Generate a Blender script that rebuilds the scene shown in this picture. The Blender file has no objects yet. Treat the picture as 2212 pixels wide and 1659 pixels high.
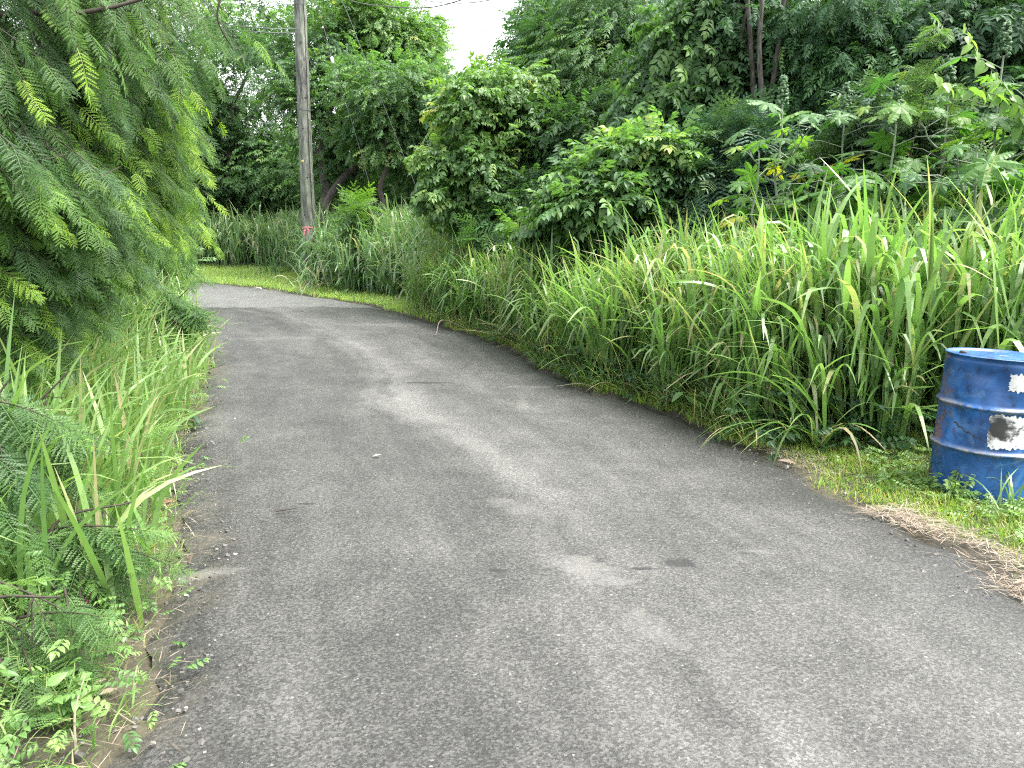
import bpy, math
import numpy as np
C = bpy.context.scene.collection
PI = math.pi
rad = math.radians

# ------------------------------------------------------------------ camera model
F = 1661.0; PX0, PY0 = 1106.0, 829.5          # the photograph measured at 2212 x 1659
CAMZ = 1.5; PITCH = rad(9.55)
cp, sp_ = math.cos(PITCH), math.sin(PITCH)
def at(px, py, Y):
    xc = (px-PX0)/F; yc = (PY0-py)/F
    dy = cp+yc*sp_; dz = -sp_+yc*cp
    t = Y/dy
    return np.array([xc*t, Y, CAMZ+dz*t])
def gbase(y):
    s = lambda t: 2*np.log1p(np.exp(np.clip(t/2, -30, 30)))
    return .036*(s(y-6)-s(y-34))
def ground_hit(px, py):
    lo, hi = .5, 60.
    for _ in range(50):
        m = (lo+hi)/2
        if at(px, py, m)[2] > gbase(m): lo = m
        else: hi = m
    return at(px, py, lo)

# ------------------------------------------------------------------ road outline
def crom(P, n):
    P = np.array(P, float); t = np.zeros(len(P)); t[1:] = np.cumsum(np.linalg.norm(np.diff(P, axis=0), axis=1))
    tt = np.linspace(0, t[-1], n); m = np.gradient(P, t, axis=0)
    i = np.clip(np.searchsorted(t, tt, side='right')-1, 0, len(P)-2)
    h = (t[i+1]-t[i])[:, None]; u = ((tt-t[i])[:, None])/h
    return (2*u**3-3*u**2+1)*P[i]+(u**3-2*u**2+u)*h*m[i]+(-2*u**3+3*u**2)*P[i+1]+(u**3-u**2)*h*m[i+1]
LE = [(.9, -7), (-.35, -1.5)]+[tuple(ground_hit(*p)[:2]) for p in [(200, 1659), (290, 1430), (350, 1250), (385, 1100), (420, 950), (435, 850)]]+[(-4.6, 11.3), (-6.6, 14.4), (-9.6, 17.3), (-14.5, 19.6), (-24, 21.5)]
RE = [(4.9, -7), (3.5, -1.5)]+[tuple(ground_hit(*p)[:2]) for p in [(2212, 1275), (2000, 1172), (1800, 1070), (1650, 985), (1450, 900), (1230, 822), (1100, 752), (960, 705), (800, 660), (700, 644), (600, 628), (480, 613)]]+[(-15, 26.2), (-25, 27.4)]
NR = 520
Lp = crom(LE, NR); Rp = crom(RE, NR)
rng0 = np.random.default_rng(5)
def wobble(n, amp, k):
    w = rng0.normal(0, 1, n); ker = np.hanning(k); ker /= np.sqrt((ker**2).sum()); return np.convolve(w, ker, 'same')*amp
def nrm2(P):
    d = np.gradient(P, axis=0); d /= np.linalg.norm(d, axis=1)[:, None]; return np.stack([d[:, 1], -d[:, 0]], 1)   # right-hand normal
Ln, Rn = nrm2(Lp), nrm2(Rp)
Lw = Lp+Ln*(wobble(NR, .035, 5)+wobble(NR, .05, 21))[:, None]
Rw = Rp+Rn*(wobble(NR, .03, 5)+wobble(NR, .045, 21))[:, None]
POLY = np.vstack([Lw, Rw[::-1]])
def seg_dist(P, Q):
    P = np.atleast_2d(P)[:, :2]; best = np.full(len(P), 1e9)
    A, B = Q[:-1:2], Q[2::2]
    if len(B) < len(A): A = A[:len(B)]
    for a, b in zip(A, B):
        d = b-a; t = np.clip(((P-a)@d)/(d@d+1e-12), 0, 1)
        best = np.minimum(best, np.hypot(*(P-a-t[:, None]*d).T))
    return best
def inside(P):
    P = np.atleast_2d(P)[:, :2]; x, y = P[:, 0], P[:, 1]; r = np.zeros(len(P), bool)
    for (x1, y1), (x2, y2) in zip(POLY, np.roll(POLY, -1, 0)):
        if y1 == y2: continue
        r ^= ((y1 > y) != (y2 > y)) & (x < (x2-x1)*(y-y1)/(y2-y1)+x1)
    return r
def gz(x, y):
    x = np.asarray(x, float); y = np.asarray(y, float)
    return gbase(y)+.018*np.sin(1.7*x+.6*y)*np.sin(1.3*y-.4*x)+.012*np.sin(4.1*x)*np.sin(3.7*y)
def gz1(x, y): return float(gz(x, y))
def bank(P):            # the ground with the gentle banks beside the road
    P = np.atleast_2d(P); dR = seg_dist(P, Rw); dL = seg_dist(P, Lw)
    rise = np.where(dR < dL, np.clip((dR-1.2)*.07, 0, 1.2), np.clip((dL-.8)*.05, 0, .8))
    ins = inside(P)
    return np.where(ins, gbase(P[:, 1])-.06, gz(P[:, 0], P[:, 1])+rise-.01)
def ground_at(x, y): return float(bank(np.array([[x, y]]))[0])

# ------------------------------------------------------------------ mesh helpers
def link(o, parent=None):
    C.objects.link(o)
    if parent is not None: o.parent = parent
    return o
def mesh_obj(name, V, Fq, mat=None, parent=None, tint=None, attrs=None, smooth=False, loc=None):
    V = np.asarray(V, np.float32).reshape(-1, 3).copy()
    if loc is not None: V -= np.asarray(loc, np.float32)
    me = bpy.data.meshes.new(name)
    Fq = np.asarray(Fq, np.int32); n, k = Fq.shape
    me.vertices.add(len(V)); me.vertices.foreach_set('co', V.ravel())
    me.loops.add(n*k); me.loops.foreach_set('vertex_index', Fq.ravel())
    me.polygons.add(n); me.polygons.foreach_set('loop_start', np.arange(0, n*k, k, dtype=np.int32))
    me.polygons.foreach_set('use_smooth', np.full(n, smooth))
    A = dict(attrs or {})
    if tint is not None: A['tint'] = tint
    for kx, v in A.items():
        a = me.attributes.new(kx, 'FLOAT', 'POINT'); a.data.foreach_set('value', np.asarray(v, np.float32))
    me.update(calc_edges=True)
    if mat: me.materials.append(mat)
    o = bpy.data.objects.new(name, me)
    return link(o, parent)
def tag(o, label=None, cat=None, group=None, kind=None):
    for k, v in (('label', label), ('category', cat), ('group', group), ('kind', kind)):
        if v: o[k] = v
    return o
def empty(name, loc, label, cat, group=None):
    o = bpy.data.objects.new(name, None); o.empty_display_size = .2; o.location = tuple(loc); C.objects.link(o)
    return tag(o, label, cat, group)
def unit(v): return v/np.maximum(np.linalg.norm(v, axis=-1, keepdims=True), 1e-9)
def frames(d, n):
    d = unit(d); s = np.cross(d, n); bad = np.linalg.norm(s, axis=-1) < 1e-4
    if bad.any(): s[bad] = np.cross(d[bad], np.array([1, .3, .2]))
    s = unit(s); n = np.cross(s, d); return np.stack([s, d, n], -1)
def inst(T, M, P, S, tint, tt=None):
    V, Q = T[0], T[1]; N = len(P); k = len(V)
    W = np.einsum('nij,kj->nki', M, V)*np.reshape(S, (-1, 1, 1))+P[:, None, :]
    FF = (Q[None]+(np.arange(N)*k)[:, None, None]).reshape(-1, 4)
    t = np.repeat(tint, k)
    if tt is None and len(T) > 2: tt = T[2]
    if tt is not None: t = t+np.tile(tt, N)
    return W.reshape(-1, 3), FF, np.clip(t, 0, 1)
def join(parts):
    V = []; Q = []; T = []; o = 0
    for p in parts:
        V.append(p[0]); Q.append(p[1]+o); T.append(p[2]); o += len(p[0])
    return np.vstack(V), np.vstack(Q), np.concatenate(T)
def tubes(P, R, ns=5):          # P (N,k,3), R (N,k)
    P = np.asarray(P, float); R = np.asarray(R, float)
    N, k, _ = P.shape
    d = unit(np.gradient(P, axis=1)); ref = np.where(np.abs(d[..., 2:3]) > .9, np.array([1., 0, 0]), np.array([0, 0, 1.]))
    ref = np.broadcast_to(ref[:, :1], d.shape)
    a = unit(np.cross(d, ref)); b = np.cross(d, a)
    th = np.arange(ns)*2*PI/ns
    W = P[:, :, None]+R[:, :, None, None]*(a[:, :, None]*np.cos(th)[:, None]+b[:, :, None]*np.sin(th)[:, None])
    i = np.arange(k-1)[:, None]*ns; j = np.arange(ns)[None]; j2 = (j+1) % ns
    Q = np.stack([i+j, i+j2, i+ns+j2, i+ns+j], -1).reshape(-1, 4)
    FF = (Q[None]+(np.arange(N)*k*ns)[:, None, None]).reshape(-1, 4)
    return W.reshape(-1, 3), FF, np.full(N*k*ns, .5)
def curve_path(pts, n=14):
    return crom(pts, n)

# ------------------------------------------------------------------ materials
def nodes_of(name):
    m = bpy.data.materials.new(name); m.use_nodes = True; nt = m.node_tree; nt.nodes.clear(); return m, nt
def N(nt, t, **kw):
    n = nt.nodes.new(t)
    for k, v in kw.items():
        if k in ('operation', 'blend_type', 'data_type', 'feature', 'attribute_name', 'interpolation_type', 'distance', 'noise_dimensions'): setattr(n, k, v)
        else:
            n.inputs[k.replace('_', ' ')].default_value = v
    return n
def ramp(nt, fac, stops, mode='LINEAR'):
    r = nt.nodes.new('ShaderNodeValToRGB'); r.color_ramp.interpolation = mode
    e = r.color_ramp.elements
    while len(e) > 1: e.remove(e[0])
    e[0].position = stops[0][0]; e[0].color = (*stops[0][1], 1)
    for p, c in stops[1:]:
        x = e.new(p); x.color = (*c, 1)
    nt.links.new(fac, r.inputs[0]); return r.outputs[0]
def g3(v): return (v, v, v)
def mathn(nt, op, a, b=None, c=None):
    n = nt.nodes.new('ShaderNodeMath'); n.operation = op
    for i, v in enumerate((a, b, c)):
        if v is None: continue
        if isinstance(v, (int, float)): n.inputs[i].default_value = v
        else: nt.links.new(v, n.inputs[i])
    return n.outputs[0]
def mixc(nt, fac, a, b, blend='MIX'):
    n = nt.nodes.new('ShaderNodeMix'); n.data_type = 'RGBA'; n.blend_type = blend
    for s, v in ((n.inputs[0], fac), (n.inputs[6], a), (n.inputs[7], b)):
        if isinstance(v, (int, float)): s.default_value = v
        elif isinstance(v, tuple): s.default_value = (*v, 1)
        else: nt.links.new(v, s)
    return n.outputs[2]
def noise(nt, vec, scale, detail=4, rough=.55, dist=0):
    n = nt.nodes.new('ShaderNodeTexNoise'); n.inputs['Scale'].default_value = scale; n.inputs['Detail'].default_value = detail
    n.inputs['Roughness'].default_value = rough; n.inputs['Distortion'].default_value = dist
    if vec is not None: nt.links.new(vec, n.inputs['Vector'])
    return n.outputs['Fac']
def attr(nt, name):
    a = nt.nodes.new('ShaderNodeAttribute'); a.attribute_name = name; return a.outputs['Fac']
def objco(nt): return nt.nodes.new('ShaderNodeTexCoord').outputs['Object']

def leaf_mat(name, stops, trans=.4, rough=.45, spec=.35, tgain=(1.5, 1.7, .6), nsc=9., gain=(1.16, 1.04, 1.66)):
    stops = [(p_, tuple(a*b for a, b in zip(c_, gain))) for p_, c_ in stops]
    m, nt = nodes_of(name)
    t = attr(nt, 'tint'); nz = noise(nt, objco(nt), nsc, 2)
    f = mathn(nt, 'ADD', t, mathn(nt, 'MULTIPLY', mathn(nt, 'SUBTRACT', nz, .5), .22))
    col = ramp(nt, f, stops)
    p = nt.nodes.new('ShaderNodeBsdfPrincipled'); p.inputs['Roughness'].default_value = rough; p.inputs['Specular IOR Level'].default_value = spec
    nt.links.new(col, p.inputs['Base Color'])
    tr = nt.nodes.new('ShaderNodeBsdfTranslucent')
    tc = mixc(nt, 1., col, tgain, 'MULTIPLY'); nt.links.new(tc, tr.inputs['Color'])
    mx = nt.nodes.new('ShaderNodeMixShader'); mx.inputs[0].default_value = trans
    nt.links.new(p.outputs[0], mx.inputs[1]); nt.links.new(tr.outputs[0], mx.inputs[2])
    o = nt.nodes.new('ShaderNodeOutputMaterial'); nt.links.new(mx.outputs[0], o.inputs[0]); return m
def plain_mat(name, stops, scale=6., rough=.8, stretch=(1, 1, 1), bump=.3, spec=.3, detail=6, use_tint=False):
    m, nt = nodes_of(name)
    mp = nt.nodes.new('ShaderNodeMapping'); mp.inputs['Scale'].default_value = stretch; nt.links.new(objco(nt), mp.inputs[0])
    nz = noise(nt, mp.outputs[0], scale, detail, .65)
    if use_tint: nz = mathn(nt, 'ADD', mathn(nt, 'MULTIPLY', nz, .35), mathn(nt, 'MULTIPLY', attr(nt, 'tint'), .75))
    col = ramp(nt, nz, stops)
    p = nt.nodes.new('ShaderNodeBsdfPrincipled'); p.inputs['Roughness'].default_value = rough; p.inputs['Specular IOR Level'].default_value = spec
    nt.links.new(col, p.inputs['Base Color'])
    b = nt.nodes.new('ShaderNodeBump'); b.inputs['Strength'].default_value = bump; b.inputs['Distance'].default_value = .02
    nt.links.new(nz, b.inputs['Height']); nt.links.new(b.outputs[0], p.inputs['Normal'])
    o = nt.nodes.new('ShaderNodeOutputMaterial'); nt.links.new(p.outputs[0], o.inputs[0]); return m

M = {}
M['grass'] = leaf_mat('grass_blade', [(0, (.03, .075, .022)), (.3, (.065, .155, .038)), (.6, (.125, .245, .065)), (.82, (.20, .33, .10)), (.90, (.29, .30, .14)), (1, (.38, .33, .2))], .42, .32, .65, (1.2, 1.35, .7), gain=(1.06, 1.0, 1.05))
M['grass_far'] = leaf_mat('far_grass_blade', [(0, (.04, .085, .035)), (.3, (.07, .14, .05)), (.6, (.115, .195, .075)), (.82, (.19, .26, .12)), (.93, (.30, .28, .17)), (1, (.36, .30, .2))], .40, .3, .7, (1.2, 1.3, .7), gain=(1.12, 1.22, 1.25))
M['lawn'] = leaf_mat('short_grass', [(0, (.04, .08, .016)), (.4, (.09, .155, .028)), (.75, (.15, .22, .045)), (.92, (.22, .21, .08)), (1, (.28, .23, .13))], .45, .6, .25, (1.2, 1.3, .5), gain=(1.5, 1.5, 1.4))
M['dry'] = leaf_mat('dry_grass', [(0, (.05, .036, .026)), (.4, (.13, .10, .072)), (.75, (.23, .19, .145)), (1, (.36, .31, .25))], .15, .8, .2, (1, 1, .8), gain=(1, 1, 1))
M['leaf_dark'] = leaf_mat('leaf_deep_green', [(0, (.016, .042, .016)), (.35, (.034, .085, .026)), (.65, (.062, .14, .034)), (.88, (.11, .20, .045)), (1, (.2, .26, .06))], .38, .55, .22, gain=(1.35, 1.26, 1.95))
M['leaf_mid'] = leaf_mat('leaf_mid_green', [(0, (.022, .06, .018)), (.35, (.048, .115, .030)), (.65, (.088, .185, .042)), (.88, (.15, .26, .055)), (1, (.26, .33, .07))], .42, .48, .3)
M['leaf_light'] = leaf_mat('leaf_light_green', [(0, (.03, .08, .018)), (.35, (.065, .15, .028)), (.65, (.115, .23, .04)), (.88, (.19, .31, .06)), (1, (.32, .36, .08))], .4, .42, .45)
M['feather'] = leaf_mat('feather_leaf', [(0, (.018, .05, .023)), (.35, (.036, .092, .032)), (.65, (.07, .16, .036)), (.85, (.13, .26, .04)), (1, (.19, .33, .045))], .45, .48, .35, gain=(1.42, 1.2, 1.15))
M['feather_dark'] = leaf_mat('dark_feather_leaf', [(0, (.012, .035, .02)), (.35, (.024, .062, .03)), (.65, (.045, .10, .035)), (1, (.12, .2, .05))], .25, .55, .2)
M['castor'] = leaf_mat('castor_leaf', [(0, (.03, .085, .03)), (.35, (.055, .14, .04)), (.65, (.09, .20, .045)), (.85, (.15, .27, .05)), (.93, (.33, .36, .03)), (1, (.40, .40, .03))], .45, .42, .3, gain=(1., .95, 1.05))
M['spike'] = plain_mat('castor_spike', [(.3, (.04, .085, .04)), (.7, (.11, .18, .09))], 30, .75)
M['stem_pale'] = plain_mat('pale_stem', [(.3, (.09, .13, .08)), (.7, (.2, .23, .17))], 12, .5)
M['stem_green'] = plain_mat('green_stem', [(.3, (.07, .11, .03)), (.7, (.14, .19, .06))], 12, .5)
M['twig'] = plain_mat('dark_twig', [(.3, (.018, .014, .011)), (.7, (.05, .04, .03))], 20, .7)
M['bark'] = plain_mat('tree_bark', [(.3, (.025, .022, .02)), (.5, (.06, .053, .047)), (.72, (.13, .12, .108))], 7, .9, (4, 4, .8), .7)
M['bark_black'] = plain_mat('dark_tree_bark', [(.3, (.02, .017, .015)), (.7, (.065, .055, .045))], 7, .9, (4, 4, .8), .7)
M['litter'] = plain_mat('fallen_leaf', [(.3, (.09, .05, .03)), (.7, (.26, .17, .10))], 14, .7)
M['pebble'] = plain_mat('pebble_stone', [(.1, (.04, .04, .038)), (.55, (.13, .125, .115)), (.95, (.38, .36, .32))], 8, .85, use_tint=True)
M['wire'] = plain_mat('wire_metal', [(.3, (.05, .055, .053)), (.7, (.10, .11, .105))], 5, .5)

def asphalt():
    m, nt = nodes_of('asphalt'); co = objco(nt)
    lat = attr(nt, 'lat'); along = attr(nt, 'along')
    big = noise(nt, co, .55, 4, .6, .4); med = noise(nt, co, 2.6, 5, .6, .3); fine = noise(nt, co, 64, 3, .75)
    # stretched along the road: tyre polish
    cb = nt.nodes.new('ShaderNodeCombineXYZ'); nt.links.new(mathn(nt, 'MULTIPLY', lat, 11.), cb.inputs[0]); nt.links.new(mathn(nt, 'MULTIPLY', along, .38), cb.inputs[1])
    streak = noise(nt, cb.outputs[0], 1., 5, .6, .5)
    latw = mathn(nt, 'ADD', lat, mathn(nt, 'MULTIPLY', mathn(nt, 'SUBTRACT', streak, .5), .2))
    wear = ramp(nt, latw, [(0, g3(.30)), (.05, g3(.42)), (.13, g3(.52)), (.24, g3(.40)), (.36, g3(.40)), (.45, g3(.50)), (.51, g3(.80)), (.56, g3(.56)), (.68, g3(.50)), (.80, g3(.54)), (.90, g3(.42)), (.955, g3(.26)), (1, g3(.17))], 'B_SPLINE')
    v = nt.nodes.new('ShaderNodeTexVoronoi'); v.inputs['Scale'].default_value = 120; v.inputs['Randomness'].default_value = 1.; nt.links.new(co, v.inputs['Vector'])
    sepc = nt.nodes.new('ShaderNodeSeparateColor'); nt.links.new(v.outputs['Color'], sepc.inputs[0])
    base = mathn(nt, 'ADD', mathn(nt, 'MULTIPLY', wear, .85), mathn(nt, 'MULTIPLY', mathn(nt, 'SUBTRACT', streak, .5), .66))
    base = mathn(nt, 'ADD', base, mathn(nt, 'MULTIPLY', mathn(nt, 'SUBTRACT', big, .5), .36))
    base = mathn(nt, 'ADD', base, mathn(nt, 'MULTIPLY', mathn(nt, 'SUBTRACT', med, .5), .42))
    base = mathn(nt, 'ADD', base, mathn(nt, 'MULTIPLY', mathn(nt, 'SUBTRACT', fine, .5), .36))
    base = mathn(nt, 'ADD', base, .025)
    # stones in the mix: some lighter, some darker cells
    stone = mathn(nt, 'MULTIPLY', mathn(nt, 'SUBTRACT', mathn(nt, 'POWER', sepc.outputs[0], 1.3), .43), .43)
    base = mathn(nt, 'ADD', base, stone)
    col = ramp(nt, base, [(0, (.0085, .0084, .008)), (.25, (.0205, .0202, .0194)), (.45, (.044, .0435, .041)), (.7, (.082, .0808, .075)), (1, (.155, .152, .140))])
    # pale chips
    fl = mathn(nt, 'GREATER_THAN', sepc.outputs[1], .994)
    col = mixc(nt, mathn(nt, 'MULTIPLY', fl, mathn(nt, 'MULTIPLY', sepc.outputs[2], .8)), col, (.2, .197, .185))
    # older pale pavement beyond the joint
    sx = nt.nodes.new('ShaderNodeSeparateXYZ'); nt.links.new(co, sx.inputs[0])
    j = mathn(nt, 'ADD', sx.outputs[1], mathn(nt, 'MULTIPLY', mathn(nt, 'SUBTRACT', med, .5), 1.1))
    j = mathn(nt, 'ADD', j, mathn(nt, 'MULTIPLY', sx.outputs[0], -.04))
    old = ramp(nt, mathn(nt, 'MULTIPLY', mathn(nt, 'SUBTRACT', j, 16.35), 4.), [(0, g3(0)), (1, g3(.8))])
    oldc = ramp(nt, mathn(nt, 'ADD', mathn(nt, 'MULTIPLY', fine, .5), mathn(nt, 'MULTIPLY', med, .5)), [(.3, (.07, .072, .07)), (.7, (.14, .141, .134))])
    col = mixc(nt, old, col, oldc)
    # sandy dirt that has washed onto the margins
    dn = noise(nt, co, 1.9, 6, .7, .2)
    edge = ramp(nt, lat, [(0, g3(.9)), (.03, g3(.7)), (.09, g3(0)), (.965, g3(0)), (1, g3(.6))])
    dirt = mathn(nt, 'MULTIPLY', edge, ramp(nt, dn, [(.47, g3(0)), (.66, g3(.75))]))
    col = mixc(nt, dirt, col, (.10, .087, .065))
    # two dark oily patches
    for (ox, oy, rx, ry) in [(.80, 3.47, .085, .06), (.62, 3.40, .07, .02), (1.16, 3.60, .05, .02), (-.06, 3.38, .05, .02), (-.9, 8.2, .3, .05), (-1.22, 4.36, .06, .02)]:
        dx = mathn(nt, 'MULTIPLY', mathn(nt, 'SUBTRACT', sx.outputs[0], ox), 1/rx); dy = mathn(nt, 'MULTIPLY', mathn(nt, 'SUBTRACT', sx.outputs[1], oy), 1/ry)
        d = mathn(nt, 'ADD', mathn(nt, 'MULTIPLY', dx, dx), mathn(nt, 'MULTIPLY', dy, dy))
        d = mathn(nt, 'ADD', d, mathn(nt, 'MULTIPLY', mathn(nt, 'SUBTRACT', noise(nt, co, 22, 3), .5), 2.2))
        col = mixc(nt, ramp(nt, d, [(.45, g3(.82)), (1.4, g3(0))]), col, (.008, .008, .0085))
    for (ppx, ppy, rx, ry, st) in [(1270, 1245, .16, .22, .5), (1400, 1370, .10, .22, .4), (1120, 1110, .16, .20, .3), (1010, 965, .16, .45, .28), (880, 870, .2, .5, .25), (430, 1240, .22, .07, .55), (1640, 1205, .12, .04, .3), (1140, 840, .3, .10, .35), (590, 735, .8, .25, .22), (820, 705, .9, .3, .25), (1130, 880, .06, .5, .3)]:
        c_ = ground_hit(ppx, ppy)
        dx = mathn(nt, 'MULTIPLY', mathn(nt, 'SUBTRACT', sx.outputs[0], float(c_[0])), 1/rx); dy = mathn(nt, 'MULTIPLY', mathn(nt, 'SUBTRACT', sx.outputs[1], float(c_[1])), 1/ry)
        if ppy > 900 and ppx > 900: dx = mathn(nt, 'ADD', dx, mathn(nt, 'MULTIPLY', dy, .55*ry/rx))
        d = mathn(nt, 'ADD', mathn(nt, 'MULTIPLY', dx, dx), mathn(nt, 'MULTIPLY', dy, dy))
        d = mathn(nt, 'ADD', d, mathn(nt, 'MULTIPLY', mathn(nt, 'SUBTRACT', noise(nt, co, 9, 6, .75, .5), .5), 4.))
        col = mixc(nt, ramp(nt, d, [(.0, g3(st)), (1.6, g3(0))]), col, (.15, .147, .135))
    p = nt.nodes.new('ShaderNodeBsdfPrincipled'); p.inputs['Roughness'].default_value = .5; p.inputs['Specular IOR Level'].default_value = .5
    nt.links.new(col, p.inputs['Base Color'])
    bp = nt.nodes.new('ShaderNodeBump'); bp.inputs['Strength'].default_value = .55; bp.inputs['Distance'].default_value = .009
    h = mathn(nt, 'ADD', mathn(nt, 'MULTIPLY', sepc.outputs[0], .35), mathn(nt, 'MULTIPLY', noise(nt, co, 75, 4, .75, .3), 1.1))
    nt.links.new(h, bp.inputs['Height']); nt.links.new(bp.outputs[0], p.inputs['Normal'])
    o = nt.nodes.new('ShaderNodeOutputMaterial'); nt.links.new(p.outputs[0], o.inputs[0]); return m
def soil():
    m, nt = nodes_of('soil'); co = objco(nt)
    a = noise(nt, co, 1.1, 6, .65); b = noise(nt, co, 14, 5, .7); c = noise(nt, co, 70, 2, .6)
    f = mathn(nt, 'ADD', mathn(nt, 'MULTIPLY', a, .35), mathn(nt, 'ADD', mathn(nt, 'MULTIPLY', b, .4), mathn(nt, 'MULTIPLY', c, .25)))
    col = ramp(nt, f, [(.3, (.010, .0085, .006)), (.45, (.024, .021, .014)), (.55, (.048, .04, .026)), (.68, (.10, .085, .06))])
    col = mixc(nt, ramp(nt, a, [(.5, g3(0)), (.7, g3(.5))]), col, (.07, .075, .03))
    p = nt.nodes.new('ShaderNodeBsdfPrincipled'); p.inputs['Roughness'].default_value = .95; nt.links.new(col, p.inputs['Base Color'])
    bp = nt.nodes.new('ShaderNodeBump'); bp.inputs['Strength'].default_value = .8; bp.inputs['Distance'].default_value = .03
    nt.links.new(f, bp.inputs['Height']); nt.links.new(bp.outputs[0], p.inputs['Normal'])
    o = nt.nodes.new('ShaderNodeOutputMaterial'); nt.links.new(p.outputs[0], o.inputs[0]); return m
M['asphalt'] = asphalt(); M['soil'] = soil()

# ------------------------------------------------------------------ setting: ground and road
xs = np.unique(np.concatenate([np.linspace(-70, -14, 36), np.arange(-14, 10, .16), np.linspace(10, 60, 34)]))
ys = np.unique(np.concatenate([np.linspace(-14, 0, 24), np.arange(0, 28, .16), np.linspace(28, 110, 44)]))
X, Y = np.meshgrid(xs, ys); PP = np.stack([X.ravel(), Y.ravel()], 1)
Z = bank(PP); nx, ny = len(xs), len(ys)
i = np.arange(ny-1)[:, None]*nx+np.arange(nx-1)[None]
Q = np.stack([i, i+1, i+nx+1, i+nx], -1).reshape(-1, 4)
tag(mesh_obj('ground', np.column_stack([PP, Z]), Q, M['soil'], smooth=True), kind='structure')
nc = 25; u = np.linspace(0, 1, nc)
W = Lw[:, None]*(1-u)[None, :, None]+Rw[:, None]*u[None, :, None]
al = np.concatenate([[0], np.cumsum(np.linalg.norm(np.diff((Lp+Rp)/2, axis=0), axis=1))])
Zr = gbase(W[..., 1])+.03*(1-(2*u-1)**2)[None]+.006
Zr[:, 0] -= .035; Zr[:, -1] -= .035
rows = np.arange(NR-1)[:, None]*nc+np.arange(nc-1)[None]
Q = np.stack([rows, rows+1, rows+nc+1, rows+nc], -1).reshape(-1, 4)
tag(mesh_obj('road', np.dstack([W, Zr]), Q, M['asphalt'], smooth=True, attrs={'lat': np.tile(u, NR), 'along': np.repeat(al, nc)}), kind='structure')
def road_z(x, y): return float(gbase(y))+.03

# ------------------------------------------------------------------ leaf templates
def T_leaf(w=.45, fold=.08, droop=.12):
    V = np.array([[0, 0, 0], [-w/2, .42, 0], [0, .45, -fold], [w/2, .42, 0], [0, 1, -droop]], float)
    return V, np.array([[0, 3, 4, 2], [0, 2, 4, 1]])
def T_ovate(w=.5, fold=.06, droop=.25, rows=6):
    t = np.linspace(0, 1, rows); prof = np.sin(PI*np.clip(t, 0, 1)**.75)**.8*w/2; prof[0] = .015; prof[-1] = .008
    V = []
    for k in range(rows):
        z = -droop*t[k]**2; V += [[-prof[k], t[k], z+fold*prof[k]/w*2], [0, t[k], z], [prof[k], t[k], z+fold*prof[k]/w*2]]
    Q = []
    for k in range(rows-1):
        a = 3*k; Q += [[a, a+1, a+4, a+3], [a+1, a+2, a+5, a+4]]
    return np.array(V), np.array(Q)
def T_spray(nl, leaf, scale=.42, ang=58, droop=.15, seed=0, alt=False):
    """a leafy shoot along +Y with leaves either side"""
    r = np.random.default_rng(seed); P = []; D = []; S = []; Nn = []
    for k in range(nl):
        t = .12+.86*k/(nl-1)
        for s in ((-1, 1) if not alt else ((-1) ** k,)):
            a = rad(ang+r.uniform(-14, 14)); P.append([0, t, -droop*t*t]); D.append([s*math.sin(a), math.cos(a), -.25+r.uniform(-.25, .2)])
            S.append(scale*(1-.35*abs(t-.5))*r.uniform(.8, 1.15)); Nn.append([r.uniform(-.35, .35)+.2*s, r.uniform(-.3, .3), 1])
    P.append([0, 1, -droop]); D.append([0, 1, -.4]); S.append(scale*.9); Nn.append([0, .2, 1])
    V, Q, t = inst(leaf, frames(np.array(D), np.array(Nn)), np.array(P), np.array(S), r.uniform(-.07, .07, len(P)))
    stem = np.array([[-.008, 0, 0], [.008, 0, 0], [.004, 1, -droop], [-.004, 1, -droop]])
    t = r.uniform(-.07, .07, len(P)).repeat(len(leaf[0]))
    return np.vstack([V, stem]), np.vstack([Q, [[len(V), len(V)+1, len(V)+2, len(V)+3]]]), np.concatenate([t, np.zeros(4)])
def T_feather(npair=9, nlf=6, pl=.44, w=.062, seed=0, droop=.25):
    """twice-pinnate leaf along +Y, length 1"""
    r = np.random.default_rng(seed); V = []; Q = []; T = []
    def quad(a, b, c, d, t):
        o = len(V); V.extend([a, b, c, d]); Q.append([o, o+1, o+2, o+3]); T.extend([t]*4)
    def rp(t): return np.array([0, t, -droop*t*t])
    for k in range(6):
        a, b = rp(k/6), rp((k+1)/6); w2 = np.array([.007, 0, 0]); quad(a-w2, a+w2, b+w2, b-w2, .1)
    for k in range(npair):
        t = .18+.82*k/(npair-1); p0 = rp(t)
        for s in (-1, 1):
            an = rad(r.uniform(48, 66) if k < npair-1 else r.uniform(22, 34)); L = pl*(1-.45*abs(t-.5)**1.2*1.6)*r.uniform(.85, 1.1)
            d = np.array([s*math.sin(an), math.cos(an), r.uniform(-.35, .05)]); d /= np.linalg.norm(d)
            sd = np.cross(d, [0, 0, 1.]); sd /= np.linalg.norm(sd); tn = r.uniform(-.06, .06)
            dr = r.uniform(.1, .3)*L
            for q in range(nlf):
                f0 = .06+.94*q/nlf; f1 = f0+.62/nlf; ww = w*(1-.55*max(0, f0-.6)/.4)*(1 if q else .7)
                a = p0+d*L*f0-np.array([0, 0, dr*f0*f0]); b = p0+d*L*f1-np.array([0, 0, dr*f1*f1]); sh = d*L*.55/nlf
                # one pair of leaflets, swept forward
                quad(a-sd*ww/2+sh+[0, 0, .01], a, b, b-sd*ww/2+sh+[0, 0, .01], tn)
                quad(a, a+sd*ww/2+sh+[0, 0, .01], b+sd*ww/2+sh+[0, 0, .01], b, tn)
    return np.array(V), np.array(Q), np.array(T)
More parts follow.
